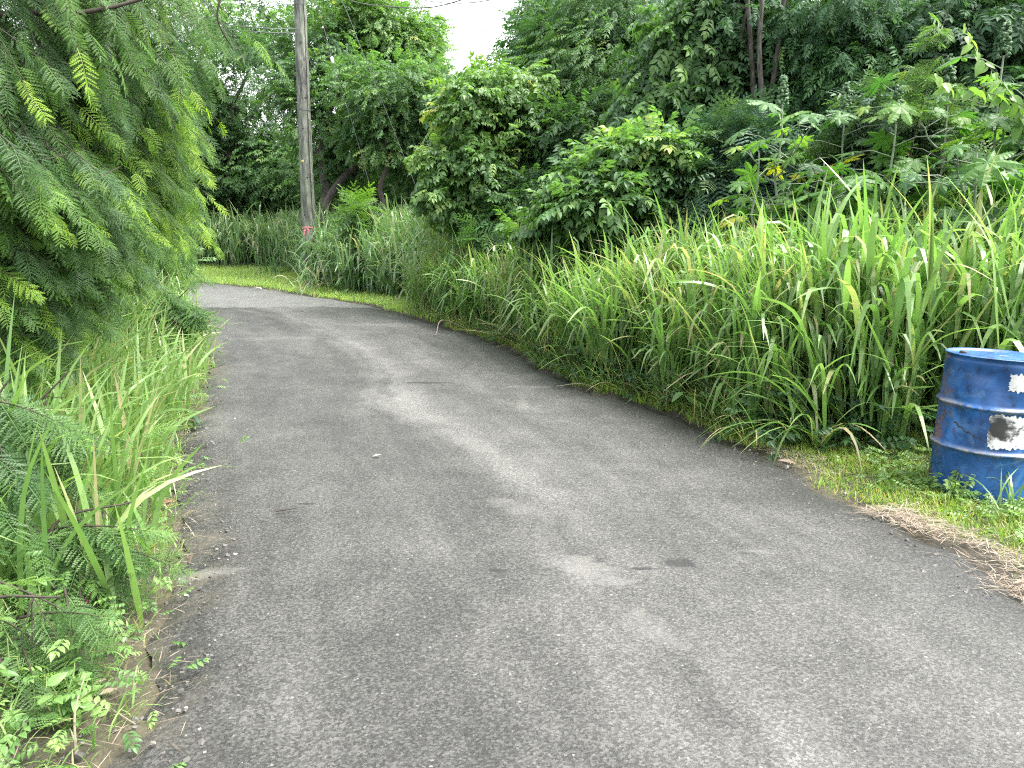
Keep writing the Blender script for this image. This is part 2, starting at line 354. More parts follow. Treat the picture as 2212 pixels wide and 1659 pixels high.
def T_feather_lo(npair=6, pl=.5, w=.09, seed=0, droop=.25):
    r = np.random.default_rng(seed); V = []; Q = []
    for k in range(npair):
        t = .2+.8*k/(npair-1); p0 = np.array([0, t, -droop*t*t])
        for s in (-1, 1):
            an = rad(r.uniform(48, 66) if k < npair-1 else 28); L = pl*(1-.7*abs(t-.5)); d = np.array([s*math.sin(an), math.cos(an), r.uniform(-.35, 0)])
            sd = np.cross(d, [0, 0, 1.]); sd /= np.linalg.norm(sd)
            for q in range(3):
                a = p0+d*L*(q/3+.03); b = p0+d*L*(q/3+.3)-[0, 0, .02*q]; o = len(V)
                V += [a-sd*w/2*.8, a+sd*w/2*.8, b+sd*w/2*(1-.3*q), b-sd*w/2*(1-.3*q)]; Q.append([o, o+1, o+2, o+3])
    return np.array(V), np.array(Q), np.zeros(len(V))
def T_palmate(seed=0, nl=8):
    """toothed hand-shaped leaf, stalk at the origin"""
    r = np.random.default_rng(seed); V = []; Q = []
    angs = np.linspace(-152, 152, nl); ln = 1-.42*(np.abs(angs)/152)**1.5; gap = angs[1]-angs[0]
    prof = [(.0, .0), (.42, .5), (.51, .39), (.56, .46), (.66, .28), (.70, .34), (.79, .16), (.83, .20), (.93, .05), (1., .008)]
    for k in range(nl):
        l = ln[k]*r.uniform(.88, 1.06); a0 = angs[k]+r.uniform(-4, 4); dz = r.uniform(.05, .28); o = len(V)
        for q, (f, h) in enumerate(prof):
            z = -dz*f**2*l
            for s_ in (-1, 0, 1):
                if q == 0: a = a0; rr = 0.; zz = 0
                elif q == 1: a = a0+s_*gap/2*(a0 == a0); rr = l*f*(1 if s_ == 0 else .92); zz = z+(0 if s_ else .03)
                else: a = a0+s_*gap*h; rr = l*f; zz = z-(.035 if s_ else -.02)
                V.append([math.sin(rad(a))*rr+s_*.002, math.cos(rad(a))*rr, zz])
        for q in range(len(prof)-1):
            b = o+3*q; Q += [[b, b+1, b+4, b+3], [b+1, b+2, b+5, b+4]]
    return np.array(V), np.array(Q), np.zeros(len(V))
LEAF = T_leaf(); LEAFB = T_leaf(.55, .1, .2); OV = T_ovate(); OVN = T_ovate(.36, .06, .35)
SPRAY = [T_spray(5, LEAF, .42, 55, .2, s) for s in range(3)]
SPRAYB = [T_spray(4, T_leaf(.5, .08, .25), .55, 60, .25, s+5) for s in range(3)]
SPRAYN = [T_spray(6, T_leaf(.34, .06, .2), .36, 55, .3, s+9) for s in range(3)]
SPRAYO = [T_spray(4, T_ovate(.52, .08, .3, 4), .55, 58, .2, s+15, False) for s in range(3)]
FEA = [T_feather(seed=s, droop=.15+.15*s) for s in range(3)]
FEAL = [T_feather_lo(seed=s) for s in range(3)]
PALM = [T_palmate(s) for s in range(3)]

# ------------------------------------------------------------------ blades of grass
def blades(base, az, L, w, lean, bend, s0=.55, kk=.14, ns=7, tint=None, rng=None, twist=None):
    n = len(base); s = np.linspace(0, 1, ns+1)[None]
    s0 = np.broadcast_to(s0, n)[:, None]; kk = np.broadcast_to(kk, n)[:, None]
    sig = lambda x: 1/(1+np.exp(-x))
    A = lean[:, None]+bend[:, None]*(sig((s-s0)/kk)-sig(-s0/kk))
    dl = (L/ns)[:, None]; Am = (A[:, 1:]+A[:, :-1])/2
    r = np.concatenate([np.zeros((n, 1)), np.cumsum(np.sin(Am)*dl, 1)], 1); z = np.concatenate([np.zeros((n, 1)), np.cumsum(np.cos(Am)*dl, 1)], 1)
    h = np.stack([np.cos(az), np.sin(az)], 1)
    side = np.stack([-np.sin(az), np.cos(az)], 1)
    P = np.zeros((n, ns+1, 3)); P[..., :2] = base[:, None, :2]+r[..., None]*h[:, None]; P[..., 2] = base[:, None, 2]+z
    tw = np.zeros((n, 1)) if twist is None else twist[:, None]*s
    nv = np.stack([-np.cos(A)*h[:, None, 0], -np.cos(A)*h[:, None, 1], np.sin(A)], -1)
    sv = np.zeros((n, ns+1, 3)); sv[..., :2] = side[:, None]
    sv = sv*np.cos(tw)[..., None]+nv*np.sin(tw)[..., None]
    prof = np.minimum(1, .45+2.2*s)*(1-s**2.2)**.75; prof[:, -1] = .03
    hw = (w[:, None]*prof/2)[..., None]
    V = np.stack([P-sv*hw, P+sv*hw], 2).reshape(-1, 3)
    i = np.arange(ns)[:, None]*2; Q = np.concatenate([i, i+1, i+3, i+2], 1)
    FF = (Q[None]+(np.arange(n)*(ns+1)*2)[:, None, None]).reshape(-1, 4)
    t = np.repeat(tint, 2*(ns+1))+np.tile(np.repeat((s[0]**3)*.06, 2), n)
    return V, FF, np.clip(t, 0, 1)
def cane_clump(rng, P, nculm, H, spread=.22, bl=.75, bw=.03, lean=(.03, .3), per=5, tint=.5, dry=.07, out=None):
    """tall cane grass: P (N,3) clump feet, H (N) heights; leaf blades leave each culm at several heights"""
    idx = np.repeat(np.arange(len(P)), nculm); n = len(idx)
    a = rng.uniform(0, 2*PI, n); rr = spread*np.sqrt(rng.uniform(0, 1, n))
    foot = P[idx]+np.stack([np.cos(a)*rr, np.sin(a)*rr, np.zeros(n)], 1)
    caz = a+rng.normal(0, .7, n); cl = rng.uniform(*lean, n)*(.4+rr/spread); hh = H[idx]*rng.uniform(.45, .85, n)
    k = np.repeat(np.arange(n), per); m = len(k)
    f = rng.uniform(.12, 1, m)
    d = np.stack([np.cos(caz[k])*np.sin(cl[k]), np.sin(caz[k])*np.sin(cl[k]), np.cos(cl[k])], 1)
    b = foot[k]+d*(hh[k]*f)[:, None]
    az = rng.uniform(0, 2*PI, m)
    if out is not None: az = np.where(rng.random(m) < .45, out[idx][k]+rng.normal(0, .6, m), az)
    L = bl*rng.uniform(.55, 1.25, m)*(.75+.35*f); w = bw*rng.uniform(.55, 1.2, m)
    up_ = rng.random(m) < .62
    ln = np.where(up_, rng.uniform(.03, .22, m), rng.uniform(.1, .6, m)); bd = np.where(up_, rng.uniform(2.1, 2.95, m), rng.uniform(.4, 2., m))*np.where(rng.random(m) < .2, .15, 1)
    fold_ = np.where(up_, rng.uniform(.035, .09, m), rng.uniform(.08, .22, m))
    ct = rng.normal(0, .08, len(P))
    t = tint+ct[idx][k]+rng.normal(0, .11, m)+.12*(f-.5)
    t = np.where((rng.random(m) < dry*np.where(f < .4, 2.2, .6)), rng.uniform(.88, 1, m), np.clip(t, 0, .86))
    V = blades(b, az, L, w, ln, bd, rng.uniform(.42, .8, m), fold_, 9, t, rng, rng.normal(0, .35, m))
    kc = rng.random(n) < .6
    top = foot+np.stack([np.cos(caz)*np.sin(cl), np.sin(caz)*np.sin(cl), np.cos(cl)], 1)*hh[:, None]
    tb = tubes(np.stack([foot, (foot+top)/2, top], 1)[kc], np.tile([.006, .005, .003], (kc.sum(), 1)), 3)
    return join([V, (tb[0], tb[1], np.full(len(tb[0]), max(.05, tint-.15)))])
def bank_points(rng, n, edge, enrm, o_lo, o_hi, ylo, yhi, sgn=1):
    i = np.where((edge[:, 1] > ylo) & (edge[:, 1] < yhi))[0]
    k = rng.choice(i, n); o = rng.uniform(o_lo, o_hi, n)
    p = edge[k]+enrm[k]*(sgn*o)[:, None]+rng.normal(0, .05, (n, 2))
    return np.column_stack([p, bank(p)]), o, np.arctan2(-sgn*enrm[k, 1], -sgn*enrm[k, 0])

# ------------------------------------------------------------------ grasses (nobody could count the blades)
rng = np.random.default_rng(11)
p, o, out = bank_points(rng, 420, Rw, Rn, .35, 3.6, 5.2, 15.5)
k = (p[:, 1] > 5.75+.25*np.clip(p[:, 0]-2, 0, 3)) ; p, o, out = p[k], o[k], out[k]
H = np.clip(.7+.62*o, .65, 1.45)*rng.uniform(.8, 1.12, len(p))*np.where(p[:, 1] > 10, .98, 1)
g1 = cane_clump(rng, p, 12, H*.95, .26, .88, .042, per=6, tint=.63, out=out, dry=.02)
p2 = np.column_stack([rng.uniform(1.6, 6.4, 215), rng.uniform(5.75, 9.2, 215)]); k = seg_dist(p2, Rw) > .6; p2 = p2[k & ~inside(p2)]
p2 = np.column_stack([p2, bank(p2)])
g2 = cane_clump(rng, p2, 10, np.where(p2[:, 0] > 2.6, 1.5, 1.32)*rng.uniform(.8, 1.15, len(p2)), .26, .92, .05, per=6, tint=.64, dry=.008)
V, Q_, T = join([g1, g2])
tag(mesh_obj('tall_grass', V, Q_, M['grass'], tint=T), 'mass of tall bright green cane grass along the right road edge', 'grass', kind='stuff')
# far bank round the bend
p, o, out = bank_points(rng, 2100, Rw, Rn, .75, 7.5, 14.5, 27.2)
k = (o > np.clip(1.05+(-5.2-p[:, 0])*.95, 1.05, 3.9)) & (o < np.clip(4.4+(-5.2-p[:, 0])*.9, 4.4, 7.5)); p, o, out = p[k], o[k], out[k]
p = p[p[:, 0] > -17.5]; o = seg_dist(p, Rw); out = np.full(len(p), -PI/2-.5); H = np.where(p[:, 0] < -7, 1.75, np.clip(1.25+.35*(o-.8), 1.1, 1.9))*rng.uniform(.75, 1.15, len(p))
V, Q_, T = cane_clump(rng, p, 11, H, .3, 1.0, .062, per=4, tint=.62, out=out, dry=.03)
tag(mesh_obj('tall_grass', V, Q_, M['grass_far'], tint=T), 'greyer drooping cane grass on the far bank round the pole', 'grass', kind='stuff')
# thin grass arching from the right edge on to the road
p, o, out = bank_points(rng, 2200, Rw, Rn, .05, .95, 5.6, 15.5)
n = len(p)
V, Q_, T = blades(p+[0, 0, .02], out+rng.normal(0, .9, n), rng.uniform(.25, .75, n), rng.uniform(.006, .014, n), rng.uniform(.2, .9, n), rng.uniform(.4, 1.6, n), .5, .2, 6, np.where(rng.random(n) < .3, rng.uniform(.88, 1, n), rng.uniform(.35, .85, n)), rng)
tag(mesh_obj('edge_grass', V, Q_, M['grass'], tint=T), 'thin arching grass spilling over the right road edge', 'grass', kind='stuff')
# short verge grass: right foreground and the strip round the bend
def short(rng, P, h, w=.006, tint=.55, spread=.25, dry=.12):
    n = len(P)
    return blades(P, rng.uniform(0, 2*PI, n), h*rng.uniform(.5, 1.3, n), w*rng.uniform(.7, 1.4, n), rng.uniform(.1, .9, n), rng.uniform(.1, 1.3, n), .5, .25, 3, np.where(rng.random(n) < dry, rng.uniform(.86, 1, n), np.clip(rng.normal(tint, spread*.6, n), 0, .85)), rng)
p, o, _ = bank_points(rng, 60000, Rw, Rn, .0, 2.6, 2.0, 6.2)
k = (rng.random(len(p)) < np.clip((o-.02-.16*np.clip(4.4-p[:, 1], 0, .8))/.25, 0, 1)) & ~inside(p); p = p[k]
pn = np.sin(p[:, 0]*5.3+1.1)*np.sin(p[:, 1]*6.1)+.6*np.sin(p[:, 0]*13+2)*np.sin(p[:, 1]*11); g1 = short(rng, p, .05*(1+.45*pn), .006, .42+.16*pn, dry=.2)
p, o, _ = bank_points(rng, 70000, Rw, Rn, .0, 4.4, 13.0, 27.3)
k = (rng.random(len(p)) < np.clip((o-.02)/.2, 0, 1)) & ~inside(p) & (o < np.clip(1.7+(-5.2-p[:, 0])*.95, 1.7, 4.4)) & (p[:, 0] > -17); p = p[k]
g2 = short(rng, p, .17, .02, .76, .12, .04)
p, o, _ = bank_points(rng, 9000, Rw, Rn, .0, .6, 5.6, 13.5); p = p[~inside(p)]
g3_ = short(rng, p, .09, .009, .55)
M['verge'] = leaf_mat('verge_grass', [(0, (.07, .15, .03)), (.5, (.16, .29, .06)), (.8, (.24, .38, .09)), (1, (.42, .38, .2))], .55, .55, .3, (1.2, 1.3, .6), gain=(1.3, 1.2, 1.55))
tag(mesh_obj('short_grass', g2[0], g2[1], M['verge'], tint=g2[2]), 'bright strip of short grass round the outside of the bend', 'grass', kind='stuff')
V, Q_, T = join([g1, g3_])
tag(mesh_obj('short_grass', V, Q_, M['lawn'], tint=T), 'short mown verge grass along the right road edge', 'grass', kind='stuff')
# left edge: upright pointed blades, fine grass and low weeds
p, o, out = bank_points(rng, 2300, Lw, Ln, .12, 1.6, 3.0, 12.5, -1)
n = len(p); up = rng.random(n) < .6
V1 = blades(p, np.where(up, rng.uniform(0, 2*PI, n), out+rng.normal(0, .5, n)), rng.uniform(.5, 1.15, n)*np.clip(.6+.7*o, .55, 1.2), rng.uniform(.016, .040, n), rng.uniform(.02, .38, n), np.where(up, rng.uniform(0, .5, n), rng.uniform(.5, 1.8, n)), rng.uniform(.5, .8, n), .15, 7, np.where(rng.random(n) < .012, .95, np.clip(rng.normal(.72, .1, n), 0, .86)), rng, rng.normal(0, .8, n))
p, o, out = bank_points(rng, 17000, Lw, Ln, .02, 1.5, 1.8, 14.0, -1)
n = len(p); az = np.where(rng.random(n) < .6, out+rng.normal(0, .6, n), rng.uniform(0, 2*PI, n)); dr = rng.random(n) < np.where(o < .25, .2, .03)
V2 = blades(p, az, rng.uniform(.12, .42, n)*np.clip(.5+.8*o, .5, 1.3)*np.clip(p[:, 1]/5, .6, 1), rng.uniform(.004, .010, n), rng.uniform(.1, .7, n), rng.uniform(.3, 1.5, n), .5, .2, 5, np.where(dr, rng.uniform(.86, 1, n), np.clip(rng.normal(.72, .12, n), 0, .85)), rng)
p, o, out = bank_points(rng, 260, Lw, Ln, .3, 2.0, 9.0, 17.0, -1)
V3 = cane_clump(rng, p, 9, np.full(len(p), .8), .25, .6, .026, per=5, tint=.66, out=out, dry=.015)
V, Q_, T = join([V1, V2, V3])
tag(mesh_obj('tall_grass', V, Q_, M['grass'], tint=T), 'bright upright grass blades along the left road edge', 'grass', kind='stuff')
# dry straw raked against the right edge
p, o, _ = bank_points(rng, 8500, Rw, Rn, -.1, .42, 2.2, 4.25)
k = rng.random(len(p)) < np.clip(1.1-np.abs(o-.06)/.22, 0, 1)*np.clip(.55+1.3*np.sin(p[:, 1]*5.1+p[:, 0]*2.3)*np.sin(p[:, 0]*4.3-1), .12, 1); p = p[k]; n = len(p)
p[:, 2] = np.maximum(p[:, 2], gz(p[:, 0], p[:, 1]))+rng.uniform(.005, .035, n)
q, o, _ = bank_points(rng, 500, Rw, Rn, -.05, .3, 5.1, 5.9); q[:, 2] += .02
P_ = np.vstack([p, q]); n = len(P_)
V, Q_, T = blades(P_, rng.uniform(0, 2*PI, n), rng.uniform(.03, .15, n), rng.uniform(.002, .005, n), rng.uniform(1.42, 1.58, n), rng.uniform(-.05, .2, n), .5, .3, 3, rng.uniform(.45, 1, n), rng)
tag(mesh_obj('dry_straw', V, Q_, M['dry'], tint=T), 'pale dry straw raked against the right road edge', 'straw', kind='stuff')
p, o, _ = bank_points(rng, 1100, Lw, Ln, -.10, .35, 1.7, 7.5, -1); n = len(p)
p[:, 2] = np.maximum(p[:, 2], np.where(inside(p), gbase(p[:, 1])+.012, p[:, 2]))+rng.uniform(.0, .02, n)
V, Q_, T = blades(p, rng.uniform(0, 2*PI, n), rng.uniform(.02, .13, n), rng.uniform(.002, .004, n), rng.uniform(1.4, 1.57, n), rng.uniform(-.1, .3, n), .5, .3, 3, rng.uniform(.1, .95, n), rng)
tag(mesh_obj('dry_litter', V, Q_, M['dry'], tint=T), 'dead grass stalks scattered along the left road edge', 'litter', kind='stuff')
# loose gravel
ico = None
def T_stone():
    V = np.array([[x, y, z] for x in (-1, 1) for y in (-1, 1) for z in (-1, 1)], float)*[.5, .42, .3]
    V += np.random.default_rng(2).normal(0, .07, V.shape); return V, np.array([[0, 1, 3, 2], [4, 6, 7, 5], [0, 4, 5, 1], [2, 3, 7, 6], [0, 2, 6, 4], [1, 5, 7, 3]])
p, o, _ = bank_points(rng, 900, Lw, Ln, -.3, .2, 1.6, 6.5, -1); q, o2, _ = bank_points(rng, 260, Rw, Rn, -.35, .1, 2.6, 6.0)
r_ = np.column_stack([rng.uniform(-2, 2.2, 60), rng.uniform(2, 7, 60), np.zeros(60)]); r_ = r_[inside(r_)]
P_ = np.vstack([p, q, r_]); P_[:, 2] = np.where(inside(P_), gbase(P_[:, 1])+.014, P_[:, 2]+.006); n = len(P_)
V, Q_, T = inst(T_stone(), frames(rng.normal(0, 1, (n, 3)), rng.normal(0, .4, (n, 3))+[0, 0, 1]), P_, rng.gamma(2., .0024, n)+.003, np.clip(rng.beta(1.2, 3.4, n), 0, 1))
tag(mesh_obj('loose_gravel', V, Q_, M['pebble'], tint=T), 'loose grit and small stones along the road edges', 'gravel', kind='stuff')
# leafy ground cover
def cover(P, size, n_per, tmpl, tint, rng, lift=.12, sp=.14):
    k = np.repeat(np.arange(len(P)), n_per); n = len(k)
    q = P[k]+np.column_stack([rng.normal(0, sp, n), rng.normal(0, sp, n), np.abs(rng.normal(0, lift, n))])
    az = rng.uniform(0, 2*PI, n); d = np.stack([np.cos(az), np.sin(az), rng.uniform(-.3, .7, n)], 1)
    return inst(tmpl, frames(d, np.column_stack([rng.normal(0, .4, n), rng.normal(0, .4, n), np.ones(n)])), q, size*rng.uniform(.6, 1.3, n), np.clip(tint+rng.normal(0, .12, n), 0, .85))
p, o, _ = bank_points(rng, 300, Rw, Rn, .12, 1.1, 5.7, 14.5); p = p[~inside(p)]
a = cover(p[::2], .10, 9, SPRAY[0], .3, rng, .14); b = cover(p[::4], .14, 7, SPRAYB[1], .25, rng, .22)
q = np.column_stack([rng.uniform(1.9, 4.6, 130), rng.uniform(5.5, 6.5, 130)]); q = q[~inside(q)]; q = np.column_stack([q, bank(q)])
c = cover(q[::3], .13, 8, SPRAYB[0], .2, rng, .22)
p, o, _ = bank_points(rng, 200, Rw, Rn, 1.2, 2.6, 14.5, 27); p = p[p[:, 0] > -6.2]; d = cover(p, .24, 10, SPRAYB[2], .5, rng, .4, .3)
V, Q_, T = join([a, b, c, d])
tag(mesh_obj('ground_cover', V, Q_, M['leaf_mid'], tint=T), 'low leafy weeds filling the foot of the right bank', 'weeds', kind='stuff')
p, o, _ = bank_points(rng, 900, Lw, Ln, .06, 1.8, 1.5, 12.5, -1)
p = p[(rng.random(len(p)) < np.clip(1.25-.16*p[:, 1], .25, 1)) & (o > np.where(p[:, 1] < 3.3, .17, .1))]; a = cover(p[rng.random(len(p)) < .7], .058, 14, SPRAYO[0], .55, rng, .12); b = cover(p[(np.arange(len(p)) % 2 == 0) & (seg_dist(p, Lw) > .36)], .13, 6, FEA[1], .52, rng, .22)
V, Q_, T = join([a, b])
tag(mesh_obj('ground_cover', V, Q_, M['leaf_light'], tint=T), 'low pale weeds filling the left verge', 'weeds', kind='stuff')
p, o, _ = bank_points(rng, 150, Rw, Rn, .55, 2.2, 3.9, 5.4); p = p[p[:, 0] > 2.35]
V, Q_, T = cover(p, .075, 9, SPRAY[1], .68, rng, .035, .10)
tag(mesh_obj('ground_cover', V, Q_, M['leaf_light'], tint=T), 'bright creeping weeds in the short grass at the foot of the drum', 'weeds', kind='stuff')

# ------------------------------------------------------------------ trees and shrubs
def Lb(px, py, Y, rx, ry, rd, n=1.):
    """one rounded mass of foliage: where it stands and how wide, tall and deep it is (m)"""
    c = at(px, py, Y); return (c, np.array([rx*Y/F, rd, ry*Y/F]), n)
def crown(lobes, tmpls, size, count, rng, droop=.35, tint=.45, clump=.24, up=.8, out=.8, shell=.45, drift=None, tvar=.12):
    tot = sum(l[2]*np.prod(l[1])**(2/3) for l in lobes); parts = []; centres = []
    for c, r, wgt in lobes:
        n = int(count*wgt*np.prod(r)**(2/3)/tot); K = max(5, n//42)
        d = unit(rng.normal(0, 1, (K, 3))); sc = c+d*r*(rng.uniform(0, 1, (K, 1))**shell)
        centres.append(sc); k = rng.integers(0, K, n)
        p = sc[k]+rng.normal(0, clump, (n, 3))*np.array([r[0], r[1], r[2]])*np.array([1.1, 1.1, .7])
        o = unit((p-c)/r)
        dr = o*out+unit(p-sc[k])*.5+rng.normal(0, .45, (n, 3))+[0, 0, -droop]
        if drift is not None: dr = dr+drift
        nv = rng.normal(0, .35, (n, 3))+o*.35+[0, 0, up]
        t = tint+rng.normal(0, tvar, K)[k]+rng.normal(0, .08, n)+np.where(rng.random(n) < .012, .35, 0)
        w = rng.integers(0, len(tmpls), n)
        for q, T in enumerate(tmpls):
            m = w == q
            if m.any(): parts.append(inst(T, frames(dr[m], nv[m]), p[m], size*rng.uniform(.65, 1.3, m.sum()), np.clip(t[m], 0, 1)))
    return join(parts), centres
def wavy(a, b, k, amp, rng):
    t = np.linspace(0, 1, k)[:, None]; p = np.asarray(a)*(1-t)+np.asarray(b)*t
    j = rng.normal(0, amp, (k, 3)); j[0] = 0; j[-1] = 0; return p+j
def limbs(start, lobes, centres, r0, rng, per=7):
    P = []; R = []
    for (c, r, w), sc in zip(lobes, centres):
        c = c-np.array([0, 0, r[2]*.25]); P.append(wavy(start, c, 8, np.linalg.norm(c-start)*.035, rng)); R.append(np.linspace(r0*.75, r0*.3, 8))
        for q in sc[rng.permutation(len(sc))[:per]]:
            P.append(wavy(c, q, 8, np.linalg.norm(q-c)*.05, rng)); R.append(np.linspace(r0*.28, r0*.05, 8))
    return tubes(np.array(P), np.array(R), 6)
def trunk_tubes(paths, r0, r1, ns=9):
    out = []
    for pth in paths:
        P = crom(pth, 18); R = np.linspace(r0, r1, 18); R[0] *= 1.35; R[1] *= 1.12
        out.append(tubes(P[None], R[None], ns))
    return join(out)
def tree(name, label, cat, group, lobes, tmpls, mat, size, count, seed, paths=None, r0=.14, bark='bark', per=7, part='crown', **kw):
    rng = np.random.default_rng(seed)
    if paths is None:
        c = lobes[0][0]; b = np.array([c[0]+rng.uniform(-.3, .3), c[1]+rng.uniform(0, .4), 0]); b[2] = ground_at(b[0], b[1])-.1
        paths = [[b, b*.55+c*.45+rng.normal(0, .12, 3), c-[0, 0, lobes[0][1][2]*.2]]]
    paths = [[np.asarray(q, float) for q in pth] for pth in paths]
    base = paths[0][0]
    root = empty(name, base, label, cat, group)
    cr, centres = crown(lobes, tmpls, size, count, rng, **kw)
    tr = trunk_tubes(paths, r0, r0*.5)
    lm = limbs(paths[0][-1]*.6+paths[0][-2]*.4, lobes, centres, r0*.62, rng, per)
    V, Q_, T = join([tr, lm])
    mesh_obj('trunk' if part == 'crown' else 'stem', V, Q_, M[bark], root, smooth=True, loc=base)
    mesh_obj(part, cr[0], cr[1], M[mat], root, tint=cr[2], loc=base)
    return root
def gp(px, Y, py=620):
    q = at(px, py, Y); q[2] = ground_at(q[0], q[1])-.1; return q
GT = 'trees behind the far bank'
tree('leafy_tree', 'leafy tree with twin grey trunks standing left of the utility pole', 'tree', GT,
     [Lb(480, 230, 32, 90, 100, 1.6), Lb(560, 310, 32, 60, 70, 1.2), Lb(420, 300, 32, 70, 90, 1.3), Lb(540, 110, 30, 90, 60, 1.6, .6)], SPRAY, 'leaf_mid', .27, 4600, 21,
     [[gp(484, 31.2), at(470, 400, 31.2), at(480, 250, 31.6)], [gp(496, 31.3), at(490, 400, 31.3), at(510, 230, 31.6)]], .24, tint=.4, droop=.4)
tree('leafy_tree', 'leafy tree with forked grey trunk leaning right just right of the utility pole', 'tree', GT,
     [Lb(720, 250, 25.5, 110, 110, 1.5), Lb(640, 160, 26, 90, 90, 1.4, .7), Lb(700, 90, 26, 110, 90, 1.5, .6), Lb(735, 360, 25, 60, 60, 1.)], SPRAY, 'leaf_mid', .26, 5600, 22,
     [[gp(700, 24.4), at(715, 420, 24.2), at(745, 380, 24.4), at(800, 345, 24.6), at(868, 330, 24.8)], [gp(712, 24.4), at(700, 400, 24.4), at(690, 300, 25), at(730, 200, 25.4)], [gp(690, 24.3), at(708, 440, 24.3), at(690, 300, 24.8)]], .16, tint=.42, droop=.4)
tree('leafy_tree', 'slim tree with crooked black trunk between the pole and the light patch of sky', 'tree', GT,
     [Lb(850, 210, 23.5, 110, 90, 1.4), Lb(830, 300, 23.5, 80, 50, 1.), Lb(920, 330, 24, 60, 70, 1.1)], SPRAY, 'leaf_mid', .26, 5200, 23,
     [[gp(826, 22.6), at(828, 440, 22.6), at(820, 410, 22.6), at(836, 360, 22.7), at(834, 310, 22.8), at(850, 230, 23)]], .10, 'bark_black', tint=.47, droop=.45)
tree('leafy_tree', 'pale green tree with spreading crown at the left rim of the sky gap', 'tree', GT,
     [Lb(880, 110, 27, 66, 66, 1.4), Lb(810, 60, 27, 90, 60, 1.4, .8), Lb(890, 210, 27, 56, 50, 1.2), Lb(935, 60, 27.5, 22, 34, .6, .6)], SPRAY, 'leaf_light', .28, 7000, 24,
     [[gp(900, 27), at(880, 400, 27), at(870, 220, 27)]], .16, tint=.48, droop=.4)
tree('leafy_tree', 'small leafy tree half hidden behind the lower feathery branches on the left', 'tree', GT,
     [Lb(400, 250, 31, 90, 110, 1.6), Lb(330, 330, 30.5, 110, 90, 1.6), Lb(400, 410, 30.5, 80, 45, 1.2)], SPRAY, 'leaf_mid', .36, 4200, 25, tint=.38)
tree('leafy_tree', 'tall thin crowned tree against the white sky directly behind the utility pole', 'tree', GT,
     [Lb(610, 30, 32, 150, 70, 2.2, .8), Lb(450, 40, 32, 110, 70, 2.2, .8), Lb(760, 0, 32, 120, 60, 2., .8)], SPRAY, 'leaf_mid', .36, 1700, 26, tint=.5, droop=.5)
tree('leafy_tree', 'broad dark tree low behind the leaning forked trunk', 'tree', GT,
     [Lb(640, 370, 32, 160, 70, 2.), Lb(820, 400, 30, 130, 60, 1.8), Lb(520, 400, 33, 110, 60, 2.), Lb(930, 400, 28, 70, 70, 1.6)], SPRAYB, 'leaf_mid', .34, 6000, 27, tint=.45)
tree('leafy_sapling', 'hazy sapling top poking into the bottom of the sky gap', 'tree', GT,
     [Lb(1040, 205, 25, 24, 34, .6), Lb(1010, 250, 25, 50, 36, 1.)], SPRAY, 'leaf_light', .3, 1000, 28, tint=.45, r0=.07)
GR = 'trees above the right bank'
tree('broad_tree', 'dark round crowned tree at the right rim of the sky gap', 'tree', GR,
     [Lb(1190, 130, 20, 70, 80, 1.5), Lb(1130, 235, 19.5, 70, 50, 1.4), Lb(1220, 40, 20.5, 70, 60, 1.5), Lb(1160, 30, 20, 22, 34, .6, .8)], SPRAYN, 'leaf_mid', .28, 8200, 31, tint=.42, clump=.3, droop=.5)
tree('broad_tree', 'big tree with feathery layered shoots leaning toward the road', 'tree', GR,
     [Lb(1290, 170, 17, 110, 110, 1.8), Lb(1320, 40, 17.5, 140, 80, 1.8), Lb(1230, 280, 16.5, 100, 80, 1.4), Lb(1390, 240, 16.5, 90, 90, 1.4)], SPRAYN, 'leaf_mid', .26, 9800, 32, tint=.40, clump=.3, droop=.65, drift=np.array([-.35, -.3, 0]))
tree('overhanging_shrub', 'light green broadleaf shrub overhanging the far verge beneath the sky gap', 'shrub', None,
     [Lb(1010, 270, 15.2, 58, 75, .9), Lb(1075, 205, 15.6, 80, 45, .9), Lb(990, 375, 14.8, 46, 60, .7), Lb(1040, 390, 15, 50, 60, .8), Lb(1110, 290, 16, 70, 60, .9), Lb(1160, 210, 16.5, 70, 50, .9, .6), Lb(1150, 330, 16, 60, 50, .8, .5), Lb(975, 440, 14.6, 38, 34, .5), Lb(935, 330, 14.7, 24, 22, .3, .7), Lb(1060, 150, 15.8, 46, 22, .5, .6), Lb(930, 420, 14.5, 22, 18, .3, .7), Lb(1120, 250, 15.4, 60, 40, .6, .6)], SPRAYO, 'leaf_light', .215, 6600, 33, tint=.46, clump=.33, tvar=.16, droop=.55, r0=.07, per=5)
tree('broad_tree', 'dark shaded tree behind the overhanging light green shrub', 'tree', GR,
     [Lb(1150, 360, 17.5, 100, 100, 1.2), Lb(1230, 400, 16.5, 90, 70, 1.2), Lb(1080, 420, 17.5, 80, 60, 1.), Lb(1240, 320, 15.5, 80, 80, 1.), Lb(1180, 440, 14.5, 80, 50, .8)], SPRAY, 'leaf_mid', .26, 7600, 34, tint=.34, clump=.32)
tree('vine_covered_tree', 'tree curtained by hanging pale leaved vines at top centre right', 'tree', GR,
     [Lb(1450, 170, 14, 90, 110, 1.), Lb(1400, 300, 13.5, 80, 90, .9), Lb(1530, 110, 14, 90, 120, 1.1), Lb(1340, 350, 13.5, 70, 60, .8), Lb(1530, 260, 13.5, 70, 90, .9)], SPRAYO, 'leaf_mid', .27, 6200, 35, tint=.46, droop=1.1, up=.5)
